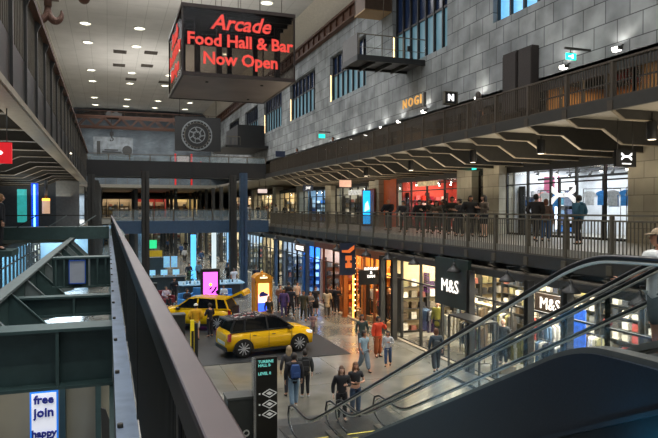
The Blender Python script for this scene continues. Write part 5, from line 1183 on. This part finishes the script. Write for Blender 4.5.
# ================================================================== FAR WALL ITEMS, far level 2 deck
MB().box(-2.5, 4.4, YE-.3, YE-.1, 15.9, 19.6).build('wall_picture', mat((124,130,134), .6, var=.35, scale=1.2), None, 'large grey machinery picture on the far wall', 'picture')
t = MB(); t.box(-1.9,-1.3,YE-.4,YE-.3,16,18.8).box(-2.5,4.4,YE-.4,YE-.3,16,16.4).cyl((3.4,YE-.35,17.2),(3.4,YE-.3,17.2),.9).box(-.6,1.8,YE-.4,YE-.3,17.1,17.35).box(-1.0,2.4,YE-.4,YE-.3,16.7,16.95)
t.build('picture_machinery', M_dark, None, 'dark machinery shapes across the far wall picture', 'picture')
for i, (a_, b_) in enumerate(((-7.0,-2.9),(4.6,8.6))): MB().box(a_, b_, YE-.25, YE-.05, 14.6, 16.0).build('wall_grille', M_black, None, 'long dark grille low on the far wall, '+('left','right')[i]+' of the picture', 'grille')
struct('trim_7', MB().box(-13, 19, YE-.6, YE, 14.1, 14.4), M_plaster)
t = MB(); N = 12
for i in range(N):
    a_ = -7.5+26.5*i/N; b_ = -7.5+26.5*(i+1)/N; f = lambda x: 24.3-3.2*abs((x-5.75)/13.25)**6
    t.prism([(a_,f(a_)-.6),(b_,f(b_)-.6),(b_,f(b_)),(a_,f(a_))], YE-1.2, YE-.4, 'y')
struct('trim_8', t, mat((60,52,46), .8))
s = empty('red_machine', (9.2, 84, L2), 'red framed machine on the far upper deck', 'machine')
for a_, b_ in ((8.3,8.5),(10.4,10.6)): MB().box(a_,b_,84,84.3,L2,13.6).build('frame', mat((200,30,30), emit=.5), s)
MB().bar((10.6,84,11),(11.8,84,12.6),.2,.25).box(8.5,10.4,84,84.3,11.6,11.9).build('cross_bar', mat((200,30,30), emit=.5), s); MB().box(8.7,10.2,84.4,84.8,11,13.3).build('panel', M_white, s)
s = empty('glass_railing', (5, 82, L2), 'glass railing along the front of the far upper deck', 'railing')
MB().box(LX, GX, 82, 82.06, 10.55, 10.6).build('handrail', M_steel, s)
for i in range(12): MB().box(LX+1.3*i, LX+1.3*i+.06, 82, 82.06, L2, 10.55).build('post', M_steel, s)
MB().box(LX, GX, 82.02, 82.04, L2, 10.5).build('glass_pane', M_glass, s)
# ================================================================== GROUND KIOSKS (middle distance)
s = empty('counter_kiosk', (7.5, 45.6, 0), 'round-cornered dark counter kiosk with a lit blue rim', 'kiosk')
MB().prism([(4.9,43.5),(8.8,43.5),(9.1,43.9),(9.1,45.4),(8.8,45.8),(4.9,45.8),(4.6,45.4),(4.6,43.9)], 0, 1.0, 'z').build('counter', mat((40,52,62), .4), s)
MB().prism([(4.8,43.4),(8.9,43.4),(9.2,43.8),(9.2,45.5),(8.9,45.9),(4.8,45.9),(4.5,45.5),(4.5,43.8)], 1.0, 1.06, 'z').build('worktop', mat((150,180,200), .3, emit=.15, ec=(120,190,230)), s)
for i in range(16): 
    x = 4.9+.25*i; c = (.2,.26,.22,.3)[i%4]
    o = MB().lathe([(.05,0),(.07,.02),(.06,c*.6),(.02,c)], (x, 43.8+.25*(i%3), 1.06), 10).build('bottle', mat(((210,225,230),(120,170,200),(60,70,80))[i%3], .3), None, ('pale','light blue','dark')[i%3]+' bottle standing on the round-cornered counter kiosk', 'bottle', ('pale','light blue','dark')[i%3]+' bottles on the counter kiosk')
s = empty('display_desk', (3.9, 49.5, 0), 'long dark desk with tilted tablets behind the near kiosk', 'desk')
MB().box(2.6, 5.6, 49.2, 50.2, 0, 1.0).box(2.5, 5.7, 49.1, 50.3, 1.0, 1.05).build('desk_body', mat((52,66,74), .4), s)
for i in range(3): MB().box(2.9+.9*i, 3.4+.9*i, 49.4, 49.45, 1.2, 1.6).bar((3.15+.9*i,49.5,1.05),(3.15+.9*i,49.45,1.3),.04,.04).build('tablet_display', mat((140,200,230), emit=.6, ec=(140,205,240), var=.3), None, ('left','middle','right')[i]+' of three pale tablets standing on the dark desk', 'tablet')
s = empty('screen_kiosk', (4.0, 62, 0), 'kiosk with a bright green screen and a mustard front', 'kiosk')
MB().box(3.1, 5.2, 62, 63, 0, 1.6).build('counter', mat((60,76,84), .4), s); MB().box(3.3,4.9,61.9,62,1.7,2.3).build('mustard_panel', mat((180,150,30), emit=.3), s)
MB().box(3.5,4.4,61.95,62.05,2.5,3.3).build('screen', mat((40,210,130), emit=.8, ec=(50,220,140), var=.3), s); MB().box(3.2,3.26,62,62.06,1.6,3.4).box(4.7,4.76,62,62.06,1.6,3.4).build('post', M_dark, s)
for i, (x, y, lab) in enumerate(((4.98,58,'pale blue poster stand, left of a pair'),(5.65,58,'pale blue poster stand, right of a pair'))):
    s = empty('poster_stand', (x,y,0), lab, 'poster stand'); MB().box(x-.03,x+.03,y,y+.05,0,1.0).box(x-.25,x+.25,y-.2,y+.25,0,.03).build('stand', M_dark, s); MB().box(x-.27,x+.27,y-.05,y,1.0,2.0).build('poster', mat((130,190,225), emit=.5, ec=(140,200,235), var=.3), s)
def armchair(x, y, rz, c, lab):
    s = empty('armchair', (x,y,0), lab, 'armchair', rz=rz); m = mat(c, .7)
    MB().box(-.38,.38,-.38,.3,.15,.45).build('seat', m, s, local=True, bevel=.05); MB().box(-.42,.42,.25,.42,.15,.95).build('backrest', m, s, local=True, bevel=.05)
    for sx in (-1,1): MB().box(sx*.42-.07,sx*.42+.07,-.38,.35,.15,.62).build('armrest', m, s, local=True, bevel=.04)
    for sx in (-1,1):
        for sy in (-1,1): MB().cyl((sx*.32,sy*.3,0),(sx*.32,sy*.3,.15),.02,None,8).build('leg', M_black, s, local=True)
p = onZ(187, 308, 0); armchair(p.x, p.y, R(30), (60,130,190), 'blue armchair left of the magenta screen'); q = onZ(198,302,0); armchair(q.x, q.y, R(-20), (56,120,176), 'second blue armchair, against the counter kiosk')
p2 = onZ(224, 303, 0); armchair(p2.x, p2.y, R(-35), (40,120,200), 'blue armchair right of the magenta screen')
p3 = onZ(166, 305, 0); armchair(p3.x, p3.y, R(20), (110,40,50), 'dark red armchair near the recycling bin')
s = empty('potted_plant', (5.6, 50.5, 0), 'leafy green plant behind the counter kiosk', 'plant')
MB().lathe([(.2,0),(.26,.5)], (5.9,48.2,0), 14).build('pot', M_dark, s)
t = MB(); r4 = random.Random(9)
for i in range(60):
    a_ = r4.random()*6.28; h = r4.random(); L_ = .25+.4*r4.random(); b_ = Vector((5.9,48.2,.5+h*1.0)); d_ = Vector((math.cos(a_)*L_, math.sin(a_)*L_, .25*r4.random())); sd = Vector((-math.sin(a_), math.cos(a_), 0))*.07
    t.add([b_, b_+d_*.5+sd, b_+d_, b_+d_*.5-sd+Vector((0,0,.02))], [(0,1,2,3)])
t.cyl((5.9,48.2,.4),(5.9,48.2,1.5),.03,None,6); t.build('foliage', mat((50,96,48), .6), s)

for i, (px, py, Y, m_, lab) in enumerate(((193.5, 288, 56.5, mat((90,180,230), emit=1.4, ec=(90,185,240), var=.1), 'tall glowing pale blue column in the far arcade behind the counter kiosk'),(214, 270, 64, mat((200,215,220), emit=.8, var=.2), 'tall pale lit panel in the far arcade, right of the glowing column'),(229, 262, 70, mat((120,170,210), emit=.8, var=.2), 'slim bluish lit panel in the far arcade behind the walking man'))):
    p = onY(px, py, Y); MB().box(p.x-.22, p.x+.22, Y-.1, Y+.1, 0, 4.0).box(p.x-.26, p.x+.26, Y-.14, Y+.14, 0, .1).build('light_column', m_, None, lab, 'light column')
# ================================================================== PEOPLE
B = (26,26,30)
def at0(px, py): return onZ(px, py, 0)
def at1(px, py): return onZ(px, py, L1)
def rail(px, y_, x=14.2): # along gallery at fixed X
    d = ray(px, 200); t = x/d.x; return Vector((x, t*d.y, L1))
P = person
# foreground man on escalator
o = P((6.55, 5.95, 4.30), R(-165), 'man in a beige cap and pale polo shirt riding the escalator, hand on the handrail', 1.76, 'stand', 'rail', 'tee', 'short', 'shorts', .04, look=R(50), tilt=R(-8), sk=1, ctop=(214,216,212), cbot=(96,104,104), cap=(150,130,104))
# women at the foot of the escalator
P((6.45,17.0,.03), R(-12), 'woman in a black long-sleeved top, sunglasses on her head, at the escalator foot', 1.66, 'stand', 'phone', 'jacket', 'long', 'slim', .01, True, 'long', sk=3, ctop=B, cbot=(30,30,34), chair_=(84,54,34))
P((7.05,17.4,0), R(-8), 'woman in a black cropped tee and blue jeans beside the woman in black', 1.66, 'stand', 'both', 'crop', 'short', 'jeans', 0, True, 'long', sk=0, ctop=B, cbot=(54,72,94), chair_=(96,64,40))
p = at0(364,372); P(p, R(10), 'woman in a pale blue tee and grey jeans walking towards the camera', 1.6, 'walk', 'swing', 'tee', 'short', 'wide', .0, True, 'bun', sk=2, ctop=(140,164,178), cbot=(112,124,134), chair_=(30,22,18), cshoe=(30,30,30))
p = at0(362,353); P(p, R(-20), 'long-haired woman in an open dark jacket behind the woman in pale blue', 1.7, 'stroll', 'down', 'jacket', 'long', 'jeans', .0, True, 'long', sk=1, ctop=(50,66,62), cbot=(70,80,84), chair_=(40,28,22))
p = at0(378,357); P(p, R(15), 'woman in a bright orange jacket and rust-brown wide trousers', 1.74, 'stand', 'raise_', 'jacket', 'long', 'wide', .02, True, 'short', sk=1, ctop=(206,64,32), cbot=(142,70,30), chair_=(26,20,18))
p = at0(388,366); P(p, R(-35), 'child in a grey-white shirt and blue jeans next to the orange jacket', 1.42, 'stroll', 'phone', 'tee', 'long', 'jeans', .0, False, 'bob', sk=1, ctop=(176,176,178), cbot=(50,68,100), chair_=(26,20,18))
p = at0(436,372); q = P(p, R(165), 'woman seen from behind in a dark denim jacket and black trousers near the clothes store', 1.7, 'stroll', 'down', 'jacket', 'long', 'wide', .01, True, 'bob', ctop=(50,62,72), cbot=(30,30,32), chair_=(92,58,36)); backpack(q, (54,60,64), 'small grey backpack on the woman walking to the clothes store', 1.55)
p = at0(289,396); P(p, R(175), 'woman with long blonde hair seen from behind, beside the man with the blue backpack', 1.7, 'stand', 'down', 'jacket', 'long', 'slim', 0, True, 'long', ctop=(58,56,58), cbot=(44,44,50), chair_=(150,128,96))
p = at0(294,408); q = P(p, R(178), 'man seen from behind in a black jacket and light jeans wearing a blue backpack', 1.76, 'stroll', 'down', 'jacket', 'long', 'jeans', .01, sk=0, ctop=B, cbot=(112,136,156), cshoe=(190,186,180)); backpack(q, (44,72,124), 'blue backpack on the man beside the black directory totem', 1.76)
p = at0(305,397); q = P(p, R(172), 'boy seen from behind in black with white trainers', 1.6, 'stand', 'down', 'hood', 'long', 'slim', .02, ctop=(40,42,42), cbot=B, cshoe=(210,210,210)); backpack(q, (30,30,32), 'black backpack with a green tag on the boy in black', 1.6)
p = at0(196,340); P(p, R(170), 'man in a yellow jacket and pale cap standing by the rear yellow car', 1.76, 'stand', 'pocket', 'jacket', 'long', 'shorts', .03, ctop=(206,150,16), cbot=(196,190,180), cap=(214,204,190))
p = at0(210,337); P(p, R(-150), 'person dressed in black standing beside the man in yellow', 1.68, 'stand', 'both', 'jacket', 'long', 'slim', 0, True, 'short', ctop=(22,24,34), cbot=(22,24,34))
p = at0(269,326); P(p, R(20), 'long-haired woman in a dark coat in front of the orange kiosk, beside the near car', 1.62, 'stand', 'down', 'coat', 'long', 'slim', 0, True, 'long', sk=3, ctop=(40,42,38), cbot=B, chair_=(150,110,60))
p = at0(234,291); P(p, R(10), 'man in a white tee and dark shorts walking in the middle of the hall', 1.78, 'walk', 'swing', 'tee', 'short', 'shorts', .02, sk=2, ctop=(214,216,222), cbot=(40,44,54))
p = at0(256,288); P(p, R(10), 'person in navy behind the orange kiosk', 1.74, 'stand', 'down', 'jacket', 'long', 'slim', .01, ctop=(24,30,50), cbot=(26,28,40))
G1 = [(280,313,'brown jacket and cap, at the left of the crowd','jacket',(110,86,74),(34,34,40),'stand','both',False,'short'),(284,318,'long purple coat, at the left of the crowd','coat',(78,60,110),(60,50,90),'stroll','down',True,'long'),(288.5,309,'black jacket, at the back of the crowd','jacket',(28,30,36),(30,32,38),'stand','down',False,'short'),
      (291,316,'big black coat near the front of the crowd','coat',(24,28,38),(24,26,34),'apart','pocket',False,'short'),(297,309,'pale top, back of the crowd','tee',(190,170,150),(60,50,50),'stand','down',True,'bun'),(303.5,321,'olive-dark coat and yellow scarf in the middle of the crowd','coat',(52,50,36),(40,38,30),'walk','swing',False,'short'),
      (310,319,'grey hooded top, shorter, beside the yellow scarf','hood',(92,90,92),(40,44,52),'stand','both',True,'bob'),(315.5,315,'black dress with bare legs, standing alone right of the crowd','tee',(22,24,30),(20,22,28),'stand','down',True,'short'),(327,318,'cream coat by the orange-lit shop','coat',(176,160,134),(60,56,52),'stroll','both',True,'long'),
      (331,313,'dark brown jacket behind the cream coat','jacket',(62,46,38),(40,36,34),'stand','down',False,'short'),(337,314,'black jacket carrying a pale bag by the orange-lit shop','jacket',(26,26,30),(28,28,32),'stand','phone',True,'bob'),(340,311,'tan top at the shop entrance','tee',(170,120,80),(50,40,40),'stand','down',True,'long')]
for i, (px, py, d, cl, ct, cb, lg, ar, fem, hr) in enumerate(G1):
    p = at0(px, py); P(p, R([10,-30,170,150,20,-10,5,0,160,-40,-20,30][i]), 'person in '+d, 1.72 if py < 319 or cl == 'coat' else 1.6, lg, ar, cl, 'short' if cl == 'tee' else 'long', 'dress' if 'dress' in d else 'slim', .02 if cl == 'coat' else .01, fem, hr, sk=[0,1,1,2,0,1,3,0,0,1,2,0][i], ctop=ct, cbot=cb, chair_=[(40,28,20),(26,20,18),(24,20,20)][i%3])
p = at0(313,334); P(p, R(-30), 'small child in a pinkish patterned coat beside the front of the near car', 1.05, 'stand', 'both', 'coat', 'long', 'slim', .03, True, 'bob', ctop=(130,100,100), cbot=(70,54,54))
for i, (px, py, d, ct, lg) in enumerate(((170,305,'white top sitting on the dark red armchair',(190,180,190),'sit'),(189,304,'dark clothes sitting on the blue armchair left of the magenta screen',(30,36,50),'sit'),(225,302,'black and white, sitting on the blue armchair right of the magenta screen',(210,214,220),'sit'),(176,296,'black, standing by the counter kiosk',(20,26,36),'stand'),(189,283,'dark top behind the counter kiosk',(30,40,54),'stand'),(199,281,'pale shirt behind the counter kiosk',(150,190,220),'stand'))):
    if i == 0: q = p3
    elif i == 1: q = onZ(187,308,0)
    elif i == 2: q = p2
    else: q = at0(px, py)
    if i == 3: q = Vector((4.15, 42.6, 0))
    P((q.x, q.y-(.0 if lg != 'sit' else .0), 0), R((20,30,-35,10,0,0)[i]), 'person in '+d, 1.7, lg, 'both' if lg == 'sit' else 'phone', 'tee', 'long', 'slim', .01, i%2 == 0, 'short', sk=i%3, ctop=ct, cbot=B)
# far ground people
for i in range(12):
    y = 52+4.5*i; x = 9.5+1.2*math.sin(i*2.3)
    P((x, y, 0), R((0,180,20,160)[i%4]), '%s distant person walking in the far arcade, %s' % (('dark-clothed','blue-clothed','pale-clothed')[i%3], ('nearest','second','third','fourth','fifth','sixth','seventh','eighth','ninth','tenth','eleventh','furthest')[i]), 1.7, ('walk','stroll')[i%2], 'down', 'jacket', 'long', 'slim', .01, i%2 == 0, 'short', sk=i%3, ctop=((30,32,38),(50,80,120),(170,170,170))[i%3], cbot=B)
# level 1 right gallery
G2 = [(388.5,15.6,'bald man in a black puffer jacket leaning on the gallery rail, leftmost of the row','jacket',(24,26,32),False,None,'rail',.05,1.8),(403.5,15.0,'man in a dark jacket looking down at the gallery rail, beside the bald man','jacket',(36,36,40),False,'short','rail',.03,1.7),
      (419.5,15.4,'person in a black coat with dark hair, third along the gallery rail','coat',(28,26,26),True,'bob','phone',.03,1.72),(430,16.2,'person in dark grey behind the gallery rail, fourth in the row','jacket',(52,50,48),False,'short','both',.02,1.76),(436.5,15.6,'woman in a black and beige jacket, fifth along the gallery rail','jacket',(90,78,64),True,'long','both',.01,1.66),
      (443,16.4,'person in a striped grey scarf and black coat, sixth along the gallery rail','coat',(60,60,62),True,'short','down',.01,1.74),(452,15.8,'tall man in a dark olive jacket in the gallery row','jacket',(44,42,34),False,'short','both',.02,1.84),(459.5,15.2,'woman in a black top and beige scarf in the gallery row','jacket',(40,36,34),True,'bun','phone',.01,1.7),
      (470.5,15.4,'person in a bulky black coat with grey scarf near the right of the gallery row','coat',(26,26,28),True,'bob','pocket',.06,1.84),(484,15.8,'woman in a taupe top and shorts at the right end of the gallery row','jacket',(96,86,78),True,'long','phone',0,1.86)]
for i, (px, X, d, cl, ct, fem, hr, ar, bu, h) in enumerate(G2):
    q = rail(px, 0, X); g_ = P(q, R([-60,-50,-30,-60,-40,-70,-30,-80,-20,-90][i]), d, h, ('stand','apart','stroll')[i%3], ar, cl, 'long', 'shorts' if i == 9 else 'slim', bu, fem, hr, tilt=R(18) if i in (1,2) else 0, sk=(0,0,3,1,0,2,1,0,1,3)[i], ctop=ct, cbot=(34,34,38), chair_=(30,24,20))
    g_.scale = (g_.scale[0]*1.15, g_.scale[1]*1.15, g_.scale[2]*1.02)
q = rail(536, 0, 15.3); P(q, R(120), 'man in a black leather jacket and pale shirt walking past the sports shop', 1.84, 'walk', 'pocket', 'jacket', 'long', 'slim', .03, sk=0, ctop=(34,30,28), cbot=B)
q = rail(546, 0, 15.9); P(q, R(130), 'woman in a brownish top and blue jeans beside the man in leather', 1.66, 'stroll', 'down', 'jacket', 'long', 'jeans', .01, True, 'bob', ctop=(104,84,74), cbot=(60,96,140), chair_=(110,66,44))
q = rail(579, 0, 15.6); P(q, R(-165), 'person seen from behind in a teal jacket with a dark hood before the sports shop', 1.76, 'stroll', 'pocket', 'hood', 'long', 'slim', .05, ctop=(52,96,120), cbot=(44,46,50), chair_=(50,46,44))
o.name
for i in range(16):
    px = 150+9*i; Y_ = 60+ (i*7)%24; 
    dd = ray(px, 200); t_ = Y_/dd.y; x_ = t_*dd.x
    if x_ < 14: z_ = L1; Y_ = 88+(i*5)%9; t_ = Y_/dd.y; x_ = t_*dd.x
    P((x_, Y_, L1), R((0,90,-60,180)[i%4]), '%s person on the far part of the middle level, %s from the left' % (('dark-clothed','red-brown clothed','pale-clothed')[i%3], ('first','second','third','fourth','fifth','sixth','seventh','eighth','ninth','tenth','eleventh','twelfth','thirteenth','fourteenth','fifteenth','last')[i]), 1.75, ('stand','walk')[i%2], 'down', 'jacket', 'long', 'slim', .01, i%2 == 0, 'short', sk=i%3, ctop=((26,26,30),(110,60,50),(180,176,170))[i%3], cbot=B)
p = onX(297, 158, 14.2); P((14.2, p.y, L2), R(-60), 'person looking over the top gallery railing at its far end', 1.74, 'stand', 'rail', 'jacket', 'long', 'slim', .01, True, 'bob', sk=1, ctop=B, cbot=B)
p = onX(333, 150, 14.2); P((14.2, p.y, L2), R(-60), 'person with a dark hat above the top gallery railing, left of the floodlights', 1.74, 'stand', 'down', 'jacket', 'long', 'slim', .01, False, 'short', sk=2, ctop=B, cbot=B)
p = onX(478, 120, 14.4)
P((14.4, p.y, L2), R(90), 'person behind the top gallery bars near the blade signs', 1.74, 'walk', 'down', 'jacket', 'long', 'slim', .01, True, 'long', sk=2, ctop=(60,54,50), cbot=B)
P((-3.15, 21.5, L1), R(100), 'person with curly auburn hair in black at the far left edge', 1.74, 'stand', 'down', 'jacket', 'long', 'slim', .03, True, 'bob', sk=0, ctop=B, cbot=B, chair_=(140,96,50))
t = MB(); r5 = random.Random(4)

FM.build('folded_stack', FMM, None, 'small boxed and folded goods filling the shelves of the distant shops', 'merchandise', kind='stuff')
# ================================================================== LIGHT
w = bpy.data.worlds.new('world'); scn.world = w; w.use_nodes = True
w.node_tree.nodes['Background'].inputs[0].default_value = (.55, .62, .7, 1); w.node_tree.nodes['Background'].inputs[1].default_value = .5
# ceiling wash: big unseen area lights added to stand for groups of downlights
for Y in (5, 25, 45, 65, 85, 105): area((5.75, Y, 24.3), 16, 8, 1500, (.96,.97,1))
for Y in (12, 20, 28, 36, 44, 52):
    area((15.6, Y, 6.9), 3, 5, 130, (1,.84,.62), (R(180),0,0)); area((14.9, Y, 4.2), .6, 6, 10, (1,.8,.55), (0,0,0))  # upward areas are unseen fill added to brighten the right gallery soffit
for Y in (6, 16, 26, 36, 46): area((-4.5, Y, 7.2), 4, 6, 110, (1,.9,.74), (R(180),0,0))  # unseen upward fill, added to lift the dark left soffit
for Y in (20, 50, 80): area((5, Y, 19), 12, 14, 900, (1,.95,.88), (R(180),0,0))
area((-.6, 7, 8.2), 1.5, 8, 40, (.75,.88,1)); area((-3, 18, 8.2), 3, 10, 60, (.8,.92,1)); area((2.4, 5, 8.6), 1, 4, 14, (.7,.85,1))  # overhead fill added to brighten the near left steelwork and handrail
area((15.5, 24, 12.0), 1, 24, 60, (1,.8,.6), (0, R(25), 0)); 
area((4, 109, 15), 18, 4, 500, (.75,.87,1), (R(60),0,0))
scn.cycles.use_denoising = True
scn.cycles.max_bounces = 6; scn.cycles.transparent_max_bounces = 24; scn.cycles.glossy_bounces = 3; scn.cycles.diffuse_bounces = 3
scn.cycles.sample_clamp_indirect = 4; scn.cycles.caustics_reflective = False; scn.cycles.caustics_refractive = False
bpy.data.scenes.remove(tmp)
